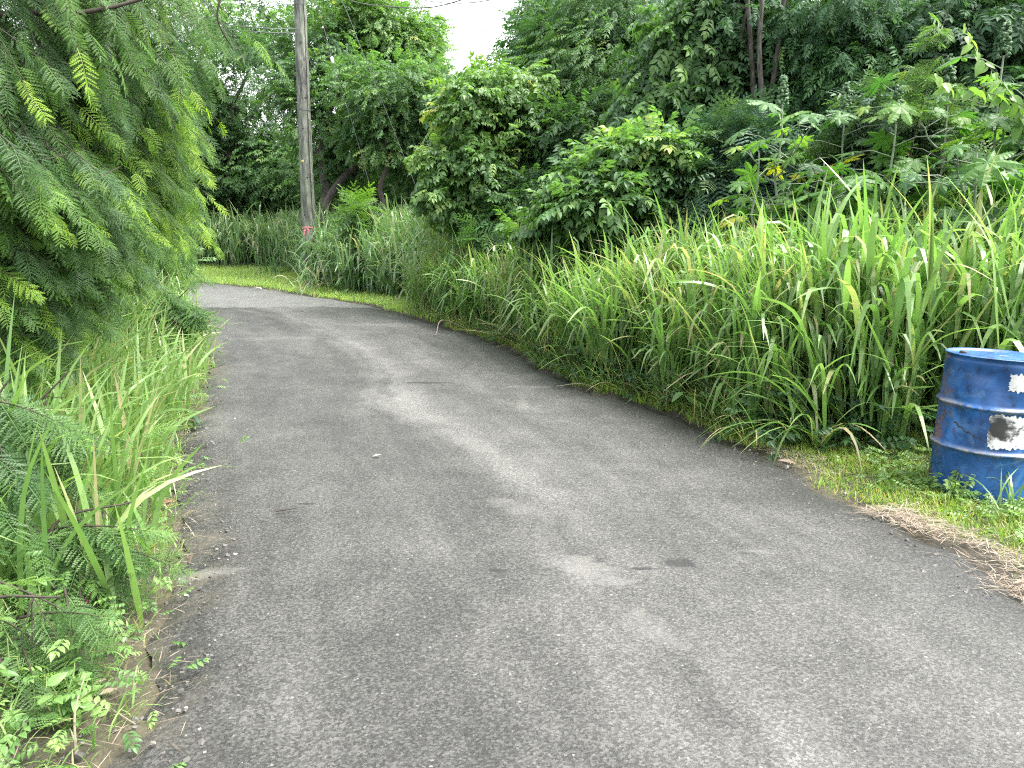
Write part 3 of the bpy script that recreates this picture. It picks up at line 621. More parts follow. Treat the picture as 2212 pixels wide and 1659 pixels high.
tree('slim_trunk_tree', 'tree with several slim bare grey stems near the top right', 'tree', GR,
     [Lb(1650, 40, 13.5, 130, 60, 1.3), Lb(1590, 250, 13.8, 90, 90, 1.), Lb(1700, 200, 13.8, 90, 90, 1.), Lb(1620, 380, 13.2, 100, 70, 1.)], SPRAY, 'leaf_dark', .28, 5200, 36,
     [[gp(1632, 12.6), at(1632, 300, 12.5), at(1622, 100, 12.4), at(1612, -40, 12.4)], [gp(1650, 12), at(1655, 300, 12), at(1640, 110, 12), at(1650, -40, 12.1)], [gp(1690, 12.4), at(1655, 290, 12.4), at(1680, 110, 12.2), at(1700, -40, 12.2)], [gp(1600, 13), at(1610, 250, 13), at(1598, 60, 13), at(1590, -40, 13)], [gp(1500, 13), at(1560, 200, 13), at(1530, 110, 13), at(1500, 20, 13.2)]], .06, tint=.42, droop=.6)
tree('broad_tree', 'dark green tree with drooping shoots above the castor plants', 'tree', GR,
     [Lb(1800, 60, 12.6, 110, 90, 1.3), Lb(1830, 190, 12.4, 110, 90, 1.2), Lb(1750, 290, 12.4, 90, 70, 1.), Lb(1900, 280, 12.2, 100, 80, 1.1)], SPRAYN, 'leaf_dark', .28, 6200, 37, tint=.44, droop=.7)
tree('broad_tree', 'darkest tree filling the top right corner', 'tree', GR,
     [Lb(2010, 70, 12, 120, 110, 1.3), Lb(2150, 90, 12, 130, 130, 1.3), Lb(2080, 230, 11.6, 130, 90, 1.1), Lb(2230, 230, 11.6, 110, 110, 1.1), Lb(2290, 60, 12, 110, 140, 1.2)], SPRAY, 'leaf_dark', .27, 7600, 38, tint=.36, droop=.6, bark='bark_black')
tree('feathery_shrub', 'dark feathery leaved shrub behind the leftmost castor plant', 'shrub', None,
     [Lb(1575, 330, 10.8, 75, 75, .7), Lb(1640, 400, 10.6, 80, 60, .7), Lb(1540, 420, 10.6, 60, 50, .6)], FEAL, 'feather_dark', .34, 1500, 39, tint=.4, droop=.5, r0=.04, bark='twig', part='foliage')
tree('feathery_shrub', 'yellowish feathery leaved shrub between the castor plants', 'shrub', None,
     [Lb(1900, 270, 9.6, 75, 80, .6), Lb(1960, 330, 9.5, 80, 70, .6), Lb(1850, 350, 9.6, 70, 60, .6)], FEAL, 'feather_dark', .30, 1000, 40, tint=.62, droop=.3, r0=.035, bark='twig', part='foliage')
tree('broadleaf_shrub', 'glossy broadleaf shrub rising above the tall grass in the middle of the bank', 'shrub', None,
     [Lb(1360, 380, 11, 95, 55, .7), Lb(1420, 340, 11, 70, 45, .6), Lb(1330, 440, 10.8, 110, 50, .7), Lb(1270, 400, 11, 55, 40, .5), Lb(1450, 430, 10.8, 80, 50, .6)], SPRAYO, 'leaf_mid', .23, 2500, 41, tint=.55, clump=.36, tvar=.16, droop=.2, r0=.04, per=5, part='foliage', up=1.3)
tree('broadleaf_shrub', 'low pale broadleaf shrub at the left end of the tall grass', 'shrub', None,
     [Lb(1215, 465, 11.4, 55, 50, .6), Lb(1180, 500, 11.6, 55, 40, .6), Lb(1255, 450, 11.3, 50, 40, .5)], SPRAYO, 'leaf_light', .22, 1000, 42, tint=.42, droop=.25, r0=.03, per=4, part='foliage', up=1.2)
tree('feathery_sapling', 'feathery sapling in the grass at the foot of the overhanging shrub', 'shrub', None,
     [Lb(1090, 480, 14, 50, 34, .5), Lb(1060, 520, 13.8, 44, 34, .5)], FEAL, 'feather', .36, 200, 43, tint=.42, r0=.02, bark='twig', per=3, part='foliage')
tree('feathery_sapling', 'small feathery sapling in the far grass right of the pole', 'shrub', None,
     [Lb(768, 462, 20.5, 26, 22, .4), Lb(785, 488, 20.3, 26, 22, .4)], FEAL, 'feather', .5, 150, 44, tint=.55, r0=.02, bark='twig', per=3, part='foliage')
# far wood and dark undergrowth read as masses
rngw = np.random.default_rng(77)
fw, _ = crown([Lb(x_, 470-40*math.sin(x_*.013), 40+3*math.sin(x_), 130, 130, 2.5) for x_ in range(150, 1150, 110)], SPRAYB, .7, 6500, rngw, tint=.5)
tag(mesh_obj('distant_wood', fw[0], fw[1], M['leaf_mid'], tint=fw[2]), 'far wood closing the gaps behind the trees beyond the bend', 'wood', kind='stuff')
ug = [Lb(x_, 470, 15-(x_-1050)*.0042, 95, 60, .8) for x_ in range(1060, 2330, 90)]+[Lb(x_, 330+30*math.sin(x_), 18.5-(x_-1050)*.005, 120, 130, .7) for x_ in range(1100, 2330, 110)]+[Lb(x_, 140, 18.5-(x_-1050)*.004, 130, 130, .8) for x_ in range(1260, 2330, 120)]
uw, _ = crown(ug, SPRAY, .34, 14000, rngw, tint=.42)
tag(mesh_obj('undergrowth', uw[0], uw[1], M['leaf_dark'], tint=uw[2]), 'dark leafy undergrowth behind the right bank', 'undergrowth', kind='stuff')
ul = [(np.array([-3.4-.27*y_, y_, .9+.02*y_]), np.array([.75, .9, .9]), 1.) for y_ in np.arange(3.4, 17, 1.1)]
uw, _ = crown(ul, SPRAY, .22, 6500, rngw, tint=.6)
tag(mesh_obj('undergrowth', uw[0], uw[1], M['leaf_mid'], tint=uw[2]), 'shaded leafy undergrowth beneath the feathery trees on the left', 'undergrowth', kind='stuff')

# ------------------------------------------------------------------ the feathery trees leaning over the left edge
def feather_tree(label, base, lobes, ntw, seed, drift=(.75, -.1, -.55), leaf=.16, tint=.36, top=None, r0=.06, group='feathery trees along the left edge', name='feathery_tree', cat='tree', young=.10, TL=FEA, twl=(.45, .95)):
    rng = np.random.default_rng(seed); base = np.asarray(base, float); base[2] = ground_at(base[0], base[1])-.05
    root = empty(name, base, label, cat, group)
    tot = sum(l[2]*np.prod(l[1])**(2/3) for l in lobes); parts = []; TP = []; TR = []
    drift = np.array(drift)
    for c, r, wg in lobes:
        n = max(3, int(ntw*wg*np.prod(r)**(2/3)/tot))
        s = c+unit(rng.normal(0, 1, (n, 3)))*r*(rng.uniform(0, 1, (n, 1))**.4)
        d = unit(drift+rng.normal(0, .28, (n, 3))); L = rng.uniform(*twl, n)
        s = s-d*L[:, None]*.6
        kk = np.linspace(0, 1, 7)[None, :, None]
        path = s[:, None]+d[:, None]*L[:, None, None]*kk+np.array([0, 0, -.22])*(kk**2)*L[:, None, None]
        TP.append(path); TR.append(np.tile(np.linspace(.0055, .0015, 7), (n, 1)))
        tw_t = rng.normal(0, .1, n); yg = rng.random(n) < young*2.2
        m = 10
        for j in range(m):
            f = .08+.92*j/(m-1); p = s+d*(L*f)[:, None]+np.array([0, 0, -.22])*(f*f*L)[:, None]
            sd = unit(np.cross(d, [0, 0, 1.]))*(1 if j % 2 else -1)
            ld = d*.9+sd*rng.uniform(.2, .7, (n, 1))+rng.normal(0, .16, (n, 3))+[0, 0, -.4]+drift*.4
            nv = np.array([0, 0, 1.])+rng.normal(0, .35, (n, 3))+[.1, -.3, 0]
            sz = leaf*rng.uniform(.7, 1.25, n)*(1-.35*max(0, f-.75)/.25)
            t = tint+tw_t+rng.normal(0, .07, n)+np.where(yg & (f > .72), .36, 0)
            q = rng.integers(0, 3, n)
            for z in range(3):
                mm = q == z
                if mm.any(): parts.append(inst(TL[z], frames(ld[mm], nv[mm]), p[mm], sz[mm], np.clip(t[mm], 0, 1)))
    V, Q_, T = join(parts); mesh_obj('crown' if cat == 'tree' else 'foliage', V, Q_, M['feather'], root, tint=T, loc=base)
    top = lobes[0][0] if top is None else np.asarray(top)
    tr = [tubes(np.concatenate(TP), np.concatenate(TR), 4)]
    mid = base*.5+top*.5+np.array([-.15, 0, .2])
    tr.append(trunk_tubes([[base, mid, top]], r0, r0*.35, 7))
    P = []; R = []
    for c, r, wg in lobes:
        for _ in range(4 if cat == 'tree' else 2):
            e = c+unit(rng.normal(0, 1, 3))*r*.7; s_ = mid*.4+top*.6; P.append(wavy(s_, e, 9, .012*np.linalg.norm(e-s_), rng)); R.append(np.linspace(r0*(.32 if cat == 'tree' else .22), .0012, 9))
    tr.append(tubes(np.array(P), np.array(R), 5))
    V, Q_, T = join(tr); mesh_obj('trunk' if cat == 'tree' else 'stem', V, Q_, M['twig'], root, smooth=True, loc=base)
    return root
feather_tree('large feathery tree overhanging the top left corner', (-3.9, 5.0, 0), [Lb(130, 90, 4.9, 190, 110, .8), Lb(60, -170, 5.1, 230, 150, .9, .8), Lb(-60, 250, 4.6, 200, 200, .9), Lb(310, 60, 5.4, 140, 80, .8, .55), Lb(420, -10, 5.8, 60, 50, .6, .4)], 440, 51, tint=.38, drift=(.6, -.1, -.75))
FT = bpy.context.scene.collection.objects[-1].parent
for pts, r0_ in [([at(-120, 45, 4.3), at(60, 28, 4.5), at(180, 26, 4.6), at(350, -14, 4.8)], .020), ([at(-60, 418, 4.1), at(60, 416, 4.2), at(180, 396, 4.4), at(260, 360, 4.6)], .006), ([at(-60, 350, 4.1), at(70, 348, 4.2), at(160, 330, 4.4)], .005), ([at(480, -20, 5.6), at(470, 40, 5.6), at(505, 110, 5.7)], .008)]:
    V, Q_, T = tubes(crom(pts, 24)[None], np.linspace(r0_, r0_*.45, 24)[None], 7); mesh_obj('branch', V, Q_, M['twig'], FT, smooth=True, loc=FT.location)
feather_tree('feathery tree reaching farthest over the road with yellow tipped sprays', (-3.7, 6.2, 0), [Lb(260, 270, 5.9, 95, 110, .8), Lb(160, 330, 5.6, 150, 120, .8), Lb(310, 400, 6.4, 60, 70, .7, .7), Lb(290, 200, 6.2, 80, 50, .7)], 420, 52, tint=.53, young=.13)
feather_tree('bluish feathery tree low at the left frame edge', (-3.2, 4.2, 0), [Lb(60, 360, 4.4, 140, 90, .5), Lb(150, 430, 4.8, 110, 70, .5), Lb(10, 520, 4.4, 90, 70, .4), Lb(90, 590, 4.9, 90, 70, .5), Lb(20, 690, 4.6, 70, 70, .4)], 320, 53, tint=.44, twl=(.4, .7))
feather_tree('feathery tree behind the others where the left edge bends away', (-4.8, 8.6, 0), [Lb(240, 480, 8.8, 80, 50, .7), Lb(290, 410, 9, 70, 60, .8), Lb(200, 400, 8.4, 120, 100, .8), Lb(210, 540, 8.2, 80, 40, .6), Lb(240, 560, 8., 50, 30, .5)], 260, 54, tint=.38)
feather_tree('distant feathery tree at the hidden end of the left edge', (-7.2, 12.8, 0), [Lb(330, 500, 12.5, 60, 60, .9), Lb(250, 400, 12.5, 120, 140, 1.), Lb(350, 570, 12.2, 34, 34, .7)], 90, 55, tint=.42, leaf=.3)
GS = 'feathery saplings beside the left edge'
def sapling(label, px, py, Y, tx, ty, TY, rpx, seed, tint=.35, n=9, leaf=.24, drift=(.7, -.2, -.2)):
    b = at(px, py, Y); t = at(tx, ty, TY)
    l = [(b*.25+t*.75, np.array([rpx*Y/F]*3), 1.), (b*.6+t*.4, np.array([rpx*Y/F*.8]*3), .8)]
    return feather_tree(label, b, l, n, seed, drift, leaf, tint, t, .011, GS, 'feathery_sapling', 'shrub', .05, twl=(.3, .55))
sapling('sapling with dark stem leaning over the left edge nearest the pink flower', 130, 1290, 2.9, 285, 1085, 3.15, 55, 61, .45, 4, .16)
sapling('sapling drooping over the upright grass at mid left', 40, 1060, 3.4, 150, 800, 3.6, 90, 62, .34, 7, .19)
sapling('sapling low in the bottom left corner', 40, 1480, 2.4, 130, 1290, 2.5, 70, 63, .45, 5, .13)
sapling('tall sapling against the left frame edge', -60, 1160, 2.9, 20, 820, 3.1, 90, 64, .32, 6, .19)
sapling('tiny sapling whose sprig hangs over the far left road edge', 340, 690, 8.4, 405, 625, 8.3, 22, 65, .35, 3, .3)

# ------------------------------------------------------------------ individual grass clumps and weeds at the edge
def clump(label, x, y, seed, n=26, H=.5, bl=.8, bw=.034, tint=.58, lean=(.05, .8), bend=(.5, 1.9), az=None, azs=2., name='grass_clump', mat='grass', dry=.06, group='grass clumps standing out from the masses', sp=.07):
    rng = np.random.default_rng(seed); z = ground_at(x, y)
    if inside([[x, y]])[0]: z = road_z(x, y)
    foot = np.column_stack([rng.normal(x, sp, n), rng.normal(y, sp, n), np.full(n, z)+rng.uniform(0, H, n)*(rng.random(n) < .6)])
    a = rng.uniform(0, 2*PI, n) if az is None else az+rng.normal(0, azs, n)
    t = np.where(rng.random(n) < dry, .95, np.clip(rng.normal(tint, .12, n), 0, .85))
    V, Q_, T = blades(foot, a, bl*rng.uniform(.6, 1.2, n), bw*rng.uniform(.6, 1.15, n), rng.uniform(*lean, n), rng.uniform(*bend, n), rng.uniform(.4, .65, n), rng.uniform(.06, .22, n), 9, t, rng, rng.normal(0, .5, n))
    o = mesh_obj(name, V, Q_, M[mat], tint=T, loc=(x, y, z)); o.location = (x, y, z)
    return tag(o, label, 'grass', group)
def gxy(px, py): q = ground_hit(px, py); return q[0], q[1]
x, y = gxy(1740, 965); clump('clump whose long blades arch out over the road edge left of the drum', x+.08, y, 71, 40, .6, 1.05, .033, .62, (.25, .95), (.9, 2.1), PI*1.1, .9, dry=.03)
x, y = gxy(1640, 930); clump('tall clump with broad upright blades at the right road edge', x, y+.45, 72, 40, 1.0, .9, .042, .6, (.03, .4), (.3, 2.2), None, 2.)
clump('tall clump behind the drum with folded drooping blade tips', 2.95, 5.9, 73, 46, .95, .9, .046, .56, (.03, .4), (.9, 2.6))
clump('clump with the tallest bent blade rising above the right bank', 1.85, 6.9, 74, 16, 1.3, .95, .044, .62, (.02, .25), (2., 2.8))
x, y = gxy(2190, 1105); clump('thin bladed clump at the foot of the drum by the right frame edge', x, y, 75, 22, .05, .42, .012, .45, (.2, .9), (.4, 1.5))
x, y = gxy(1110, 745); clump('pale clump of fine blades lying on the road below the light shrub', x+.1, y, 76, 34, .1, .75, .012, .8, (.7, 1.2), (.3, .9), PI*1.05, .4, dry=.3)
x, y = gxy(200, 1180); clump('clump of very broad pointed blades in the left foreground', x-.1, y, 77, 12, .02, .85, .034, .70, (.04, .4), (0, .4), 2.6, 1., dry=0)
x, y = gxy(90, 1130); clump('upright broad bladed clump behind the lowest sapling', x-.1, y, 78, 14, .05, .85, .032, .68, (.02, .3), (0, .6), dry=0)
x, y = gxy(60, 1330); clump('single long flat blade reaching right over the bottom left weeds', x-.25, y, 79, 2, .3, .75, .035, .6, (1.0, 1.1), (.5, .7), .05, .12)
x, y = gxy(640, 640); clump('brown tipped clump at the foot of the pole', x+.2, y+.6, 80, 60, .6, .8, .03, .55, (.1, .8), (.5, 2), name='grass_clump', mat='grass_far', dry=.4, sp=.25)
x, y = gxy(520, 620); clump('rounded clump behind the bright verge at the bend', x-.3, y+4.2, 81, 70, .7, .85, .032, .5, (.1, .8), (.5, 2), mat='grass_far', dry=.12, sp=.3)
x, y = gxy(880, 655); clump('dark drooping clump with white shining tips beyond the bend', x, y+1.4, 82, 80, .9, .95, .036, .42, (.05, .6), (.8, 2.3), mat='grass_far', dry=.05, sp=.3)
def weed(label, px, py, seed, h, n, leaf, size, mat, tint, name='broadleaf_weed', dy=0., pair=True):
    rng = np.random.default_rng(seed); x, y = gxy(px, py); y += dy; z = ground_at(x, y)
    root = empty(name, (x, y, z), label, 'weed', 'leafy weeds at the road edges')
    ns = max(3, n//9); P = []; parts = []
    for s in range(ns):
        tip = np.array([x, y, z])+[rng.normal(0, h*.42), rng.normal(0, h*.42), h*rng.uniform(.6, 1.1)]
        pth = wavy((x, y, z-.02), tip, 7, h*.04, rng); P.append(pth)
        m = max(4, n//ns); f = rng.uniform(.25, 1, m)*6; i = np.clip(f.astype(int), 0, 5); pp = pth[i]+(pth[i+1]-pth[i])*(f-i)[:, None]
        a = rng.uniform(0, 2*PI, m); d = np.stack([np.cos(a), np.sin(a), rng.uniform(-.5, .5, m)], 1)
        parts.append(inst(leaf, frames(d, np.column_stack([rng.normal(0, .3, m), rng.normal(-.2, .3, m), np.ones(m)])), pp, size*rng.uniform(.6, 1.2, m), np.clip(rng.normal(tint, .1, m), 0, .9)))
    V, Q_, T = tubes(np.array(P), np.tile(np.linspace(.005, .002, 7), (ns, 1)), 4)
    mesh_obj('stem', V, Q_, M['stem_green'], root, loc=(x, y, z))
    V, Q_, T = join(parts); mesh_obj('foliage', V, Q_, M[mat], root, tint=T, loc=(x, y, z)); return root
weed('dark glossy weed hugging the right road edge halfway along', 1275, 815, 91, .38, 70, OV, .13, 'leaf_dark', .5)
weed('pale broadleaf weed at the road edge below the tallest grass', 1545, 900, 92, .32, 36, OV, .16, 'leaf_light', .45)
weed('round leaved weed in the shade left of the drum', 1680, 930, 93, .45, 34, OV, .12, 'leaf_mid', .45, dy=.25)
weed('heart leaved weed climbing in the grass behind the arching clump', 1800, 900, 94, .8, 60, OV, .11, 'leaf_mid', .42, dy=-.3)
weed('bright clover leaved weed in front of the drum', 2060, 1075, 95, .16, 110, OV, .045, 'leaf_light', .7)
weed('bright weed with upright sprig beside the drum at its lower left', 2010, 1050, 96, .22, 60, OV, .045, 'leaf_light', .6)
weed('pale lobed weed in the bottom left corner', 150, 1575, 97, .2, 46, OV, .055, 'leaf_light', .6)
weed('low lobed weed on the left edge above the fallen stalks', 70, 1500, 98, .28, 60, OV, .05, 'leaf_light', .5)
weed('yellow flowered weed among the left saplings', 190, 1190, 99, .3, 60, LEAF, .05, 'leaf_light', .93)
weed('small dark sprig growing out over the left road edge', 425, 925, 100, .2, 20, OVN, .08, 'leaf_dark', .4)
weed('leafy weed with reddish stems at the end of the tall grass', 1180, 770, 101, .45, 80, OV, .09, 'leaf_mid', .55)
weed('tangled fine leaved weed in the middle of the right edge', 1430, 880, 102, .4, 120, LEAFB, .06, 'leaf_mid', .45)

# ------------------------------------------------------------------ castor plants
def castor(label, base, height, seed, leafsize, nleaf, spikes=1, lean=(0, 0), tint=.52, yellow=0., branches=3):
    rng = np.random.default_rng(seed); base = np.asarray(base, float)
    root = empty('castor_plant', base, label, 'plant', 'castor plants above the right bank')
    tops = [np.array([lean[0], lean[1], height])]
    main = np.array([wavy((0, 0, -.1), tops[0], 9, .02, rng)]); ST = [tubes(main, np.linspace(.022, .009, 9)[None], 7)]
    nodes = []
    nleaf = int(nleaf*1.5)
    for k in range(nleaf):
        f = .5+.5*k/nleaf; i = min(int(f*7.99), 7); nodes.append((main[0][i]+(main[0][i+1]-main[0][i])*(f*8-i), k))
    for b in range(branches):
        s = main[0][4+b % 3]; a = rng.uniform(0, 2*PI); t = s+np.array([math.cos(a)*.45, math.sin(a)*.45, rng.uniform(.35, .7)])*height*.28; tops.append(t)
        bp = wavy(s, t, 7, .02, rng); ST.append(tubes(bp[None], np.linspace(.012, .006, 7)[None], 6))
        for q in (3, 4, 5, 6, 6): nodes.append((bp[q], rng.integers(0, 9))); nodes.append((bp[q]+rng.normal(0, .02, 3), rng.integers(0, 9)))
    PT = []; P = []; D = []; Nn = []; S = []; T = []
    for (p, k) in nodes:
        a = k*2.4+rng.normal(0, .4); L = rng.uniform(.22, .46)*leafsize/.36; up = rng.uniform(.05, .5)
        e = p+np.array([math.cos(a)*L, math.sin(a)*L, up*L]); PT.append(np.array([p, p*.5+e*.5+[0, 0, .04], e]))
        P.append(e); D.append([math.cos(a), math.sin(a), rng.uniform(-1., .05)]); Nn.append([math.cos(a)*.5+rng.normal(0, .38), math.sin(a)*.5-.2+rng.normal(0, .35), 1]); S.append(leafsize*rng.choice([.34, .46, .64])*rng.uniform(.85, 1.1))
        T.append(.95 if rng.random() < yellow else np.clip(rng.normal(tint, .2), 0, .86))
    ST.append(tubes(np.array(PT), np.tile([.006, .005, .004], (len(PT), 1)), 5))
    V, Q_, _ = join(ST); mesh_obj('stem', V, Q_, M['stem_pale'], root, smooth=True)
    P, D, Nn, S, T = map(np.array, (P, D, Nn, S, T)); w = rng.integers(0, 3, len(P)); parts = [inst(PALM[q], frames(D[w == q], Nn[w == q]), P[w == q], S[w == q], T[w == q]) for q in range(3) if (w == q).any()]
    V, Q_, T = join(parts); mesh_obj('foliage', V, Q_, M['castor'], root, tint=T)
    st = T_stone()
    for k in range(spikes):
        t = tops[k % len(tops)]; h = rng.uniform(.18, .30)*(1.25 if k == 0 else .9); n = 75
        f = rng.uniform(0, 1, n); a = rng.uniform(0, 2*PI, n); r = .055*np.sqrt(1-f*.9)
        p = t+np.column_stack([np.cos(a)*r, np.sin(a)*r, f*h-.02])
        V, Q_, T = inst(st, frames(rng.normal(0, 1, (n, 3)), rng.normal(0, 1, (n, 3))), p, rng.uniform(.02, .036, n), np.full(n, .5))
        mesh_obj('seed_spike', V, Q_, M['spike'], root, smooth=True)
    return root
def cst(label, px, py, Y, seed, **kw):
    t = at(px, py, Y); b = t.copy(); b[2] = ground_at(t[0], t[1]); castor(label, b, t[2]-b[2], seed, **kw)
cst('castor plant farthest left with a stubby seed spike', 1690, 225, 8.8, 111, leafsize=.42, nleaf=9, spikes=1, branches=3)
cst('castor plant with the big long seed spike in the middle of the group', 1938, 245, 8.2, 112, leafsize=.44, nleaf=9, spikes=1, branches=2)
cst('castor plant with paired small spikes left of the big spike', 1825, 245, 9.0, 113, leafsize=.38, nleaf=8, spikes=2, branches=3, yellow=.08)
cst('castor plant with a spike standing among the vines at upper right', 2050, 170, 8.4, 114, leafsize=.42, nleaf=8, spikes=2, branches=3)
cst('tallest castor plant with a spike near the right frame edge', 2168, 120, 8.0, 115, leafsize=.46, nleaf=9, spikes=1, branches=3)
cst('low castor plant without a spike right above the drum', 2110, 330, 7.2, 116, leafsize=.46, nleaf=8, spikes=0, branches=3, tint=.4)
cst('castor plant with a yellow drooping leaf at the left end of the group', 1640, 330, 8.6, 117, leafsize=.36, nleaf=7, spikes=0, branches=2, yellow=.16)
cst('low castor plant behind the grass in the middle of the group', 1780, 350, 8.2, 118, leafsize=.42, nleaf=8, spikes=0, branches=3, tint=.6)
cst('castor plant cut by the right frame edge', 2235, 190, 7.8, 119, leafsize=.48, nleaf=9, spikes=1, branches=3)
# tall sapling with feathery sprays among the castor plants
feather_tree('tall thin sapling with loose feathery sprays rising left of the vines', at(1955, 420, 8.6), [Lb(1990, 150, 8.6, 34, 50, .3), Lb(2025, 70, 8.6, 22, 36, .2), Lb(1975, 230, 8.6, 40, 40, .3)], 13, 66, (-.5, -.4, .15), .22, .5, at(2050, 5, 8.6), .014, None, 'feathery_sapling', 'shrub', .03, twl=(.25, .45))
# twining vine
def vine(label, paths, size, seed, tint):
    rng = np.random.default_rng(seed); b = np.asarray(paths[0][0], float); root = empty('twining_vine', b, label, 'vine', 'vines over the castor plants')
    TP = []; parts = []
    for pth in paths:
        c = crom(pth, 40); TP.append(c); n = 2*max(6, int(np.linalg.norm(np.diff(c, axis=0), axis=1).sum()/.095))
        f = np.linspace(.15, 1, n)*39; i = np.clip(f.astype(int), 0, 38); p = c[i]+(c[i+1]-c[i])*(f-i)[:, None]; s = np.where(np.arange(n) % 2, 1, -1)
        d = np.column_stack([s*.6+rng.normal(0, .4, n), rng.normal(-.2, .4, n), rng.uniform(-1.1, -.3, n)])
        parts.append(inst(OV, frames(d, np.column_stack([s*.5+rng.normal(0, .4, n), rng.normal(-.7, .4, n), rng.uniform(.1, 1., n)])), p, size*rng.uniform(.55, 1.2, n)*(1-.45*np.linspace(0, 1, n)**3), np.clip(tint+.28*np.linspace(0, 1, n)**2+rng.normal(0, .05, n), 0, 1)))
    V, Q_, T = tubes(np.array(TP), np.tile(np.linspace(.006, .002, 40), (len(TP), 1)), 5); mesh_obj('stem', V, Q_, M['stem_green'], root, loc=b)
    V, Q_, T = join(parts); mesh_obj('foliage', V, Q_, M['leaf_light'], root, tint=T, loc=b)
vine('vine of heart shaped leaves arching up to a yellow green tip at upper right', [[at(2215, 330, 7.5), at(2200, 240, 7.5), at(2160, 170, 7.6), at(2115, 120, 7.6), at(2082, 50, 7.7)]], .18, 121, .6)
vine('vine of heart shaped leaves hanging left over a castor plant', [[at(2230, 240, 7.3), at(2180, 215, 7.4), at(2110, 195, 7.4), at(2050, 185, 7.5), at(2020, 158, 7.5)]], .18, 122, .6)

# ------------------------------------------------------------------ utility pole and wires
def wood():
    m, nt = nodes_of('weathered_wood'); co = objco(nt)
    mp = nt.nodes.new('ShaderNodeMapping'); mp.inputs['Scale'].default_value = (9, 9, 1.5); nt.links.new(co, mp.inputs[0])
    a = noise(nt, mp.outputs[0], 1.6, 8, .7, .3)
    mp2 = nt.nodes.new('ShaderNodeMapping'); mp2.inputs['Scale'].default_value = (8, 8, 1.1); nt.links.new(co, mp2.inputs[0]); b = noise(nt, mp2.outputs[0], 1., 5, .6, .8)
    col = ramp(nt, a, [(.36, (.022, .024, .021)), (.46, (.07, .075, .064)), (.56, (.14, .147, .125)), (.68, (.27, .275, .24))])
    col = mixc(nt, ramp(nt, b, [(.38, g3(.9)), (.47, g3(0))]), col, (.022, .023, .021))
    grn = noise(nt, co, 1.2, 3); col = mixc(nt, ramp(nt, grn, [(.45, g3(0)), (.65, g3(.45))]), col, (.12, .16, .10))
    p = nt.nodes.new('ShaderNodeBsdfPrincipled'); p.inputs['Roughness'].default_value = .85; nt.links.new(col, p.inputs['Base Color'])
    bp = nt.nodes.new('ShaderNodeBump'); bp.inputs['Strength'].default_value = .9; bp.inputs['Distance'].default_value = .02; nt.links.new(a, bp.inputs['Height']); nt.links.new(bp.outputs[0], p.inputs['Normal'])
    o = nt.nodes.new('ShaderNodeOutputMaterial'); nt.links.new(p.outputs[0], o.inputs[0]); return m
YP = 22.
pb = at(671, 560, YP); pb[2] = ground_at(pb[0], pb[1])-.2
t0 = at(668, 490, YP); t1 = at(647, 0, YP); dirp = (t1-t0)/(t1[2]-t0[2])
base = t0+dirp*(pb[2]-t0[2]); topz = 11.2
root = empty('utility_pole', base, 'weathered grey wooden utility pole beyond the bend with a pink ribbon near its foot', 'utility pole')
zz = np.linspace(0, topz-base[2], 60); rngp = np.random.default_rng(3)
P = dirp[None]*zz[:, None]; P[:, :2] += np.column_stack([wobble(60, .006, 9), wobble(60, .006, 9)])
R = np.interp(zz, [0, 2, 12], [.20, .19, .142])*(1+wobble(60, .006, 3))
V, Q_, T = tubes(P[None], R[None], 28); 
ang = np.tile(np.arange(28)*2*PI/28, 60); zrep = np.repeat(zz, 28)
gro = 1-.02*np.maximum(0, np.sin(5*ang+.3*np.sin(zrep)))**8-.025*(np.abs(((ang+.2*np.sin(.9*zrep)) % (2*PI))-4.4) < .13)
cen = np.repeat(P, 28, 0); V = cen+(V-cen)*gro[:, None]
mesh_obj('shaft', V, Q_, wood(), root, smooth=True)
def pole_pt(z): return dirp*(z-base[2])
def pole_r(z): return float(np.interp(z-base[2], [0, 2, 12], [.20, .19, .142]))
# crossarm with insulators, above the picture
ca = pole_pt(10.6)
def boxv(c, s):
    V = np.array([[x, y, z] for x in (-.5, .5) for y in (-.5, .5) for z in (-.5, .5)])*s+c
    return V, np.array([[0, 1, 3, 2], [4, 6, 7, 5], [0, 4, 5, 1], [2, 3, 7, 6], [0, 2, 6, 4], [1, 5, 7, 3]]), np.full(8, .5)
M['yellow'] = plain_mat('yellow_tag', [(.3, (.5, .36, .08)), (.7, (.7, .55, .2))], 20, .5)
M['pink'] = plain_mat('pink_ribbon', [(.3, (.38, .10, .11)), (.7, (.5, .2, .2))], 20, .5)
M['ceramic'] = plain_mat('ceramic', [(.3, (.7, .7, .68)), (.7, (.85, .85, .83))], 8, .25)
tz = at(654, 349, YP)[2]; tg = pole_pt(tz)
def wrap(z, h, a0, a1, off, n=14, amp=0.):
    a = np.linspace(a0, a1, n); r = pole_r(z)+off; c = pole_pt(z); V = []
    for k, t in enumerate(a):
        dz = amp*math.sin(3*t); rr = r-.02*0
        V += [[c[0]+math.cos(t)*rr, c[1]+math.sin(t)*rr, c[2]-h/2+dz], [c[0]+math.cos(t)*rr, c[1]+math.sin(t)*rr, c[2]+h/2+dz]]
    return np.array(V), np.array([[2*k, 2*k+2, 2*k+3, 2*k+1] for k in range(n-1)]), np.full(2*n, .5)
V, Q_, T = wrap(tz, .05, rad(190), rad(262), .004, 8); mesh_obj('number_tag', V, Q_, M['yellow'], root)
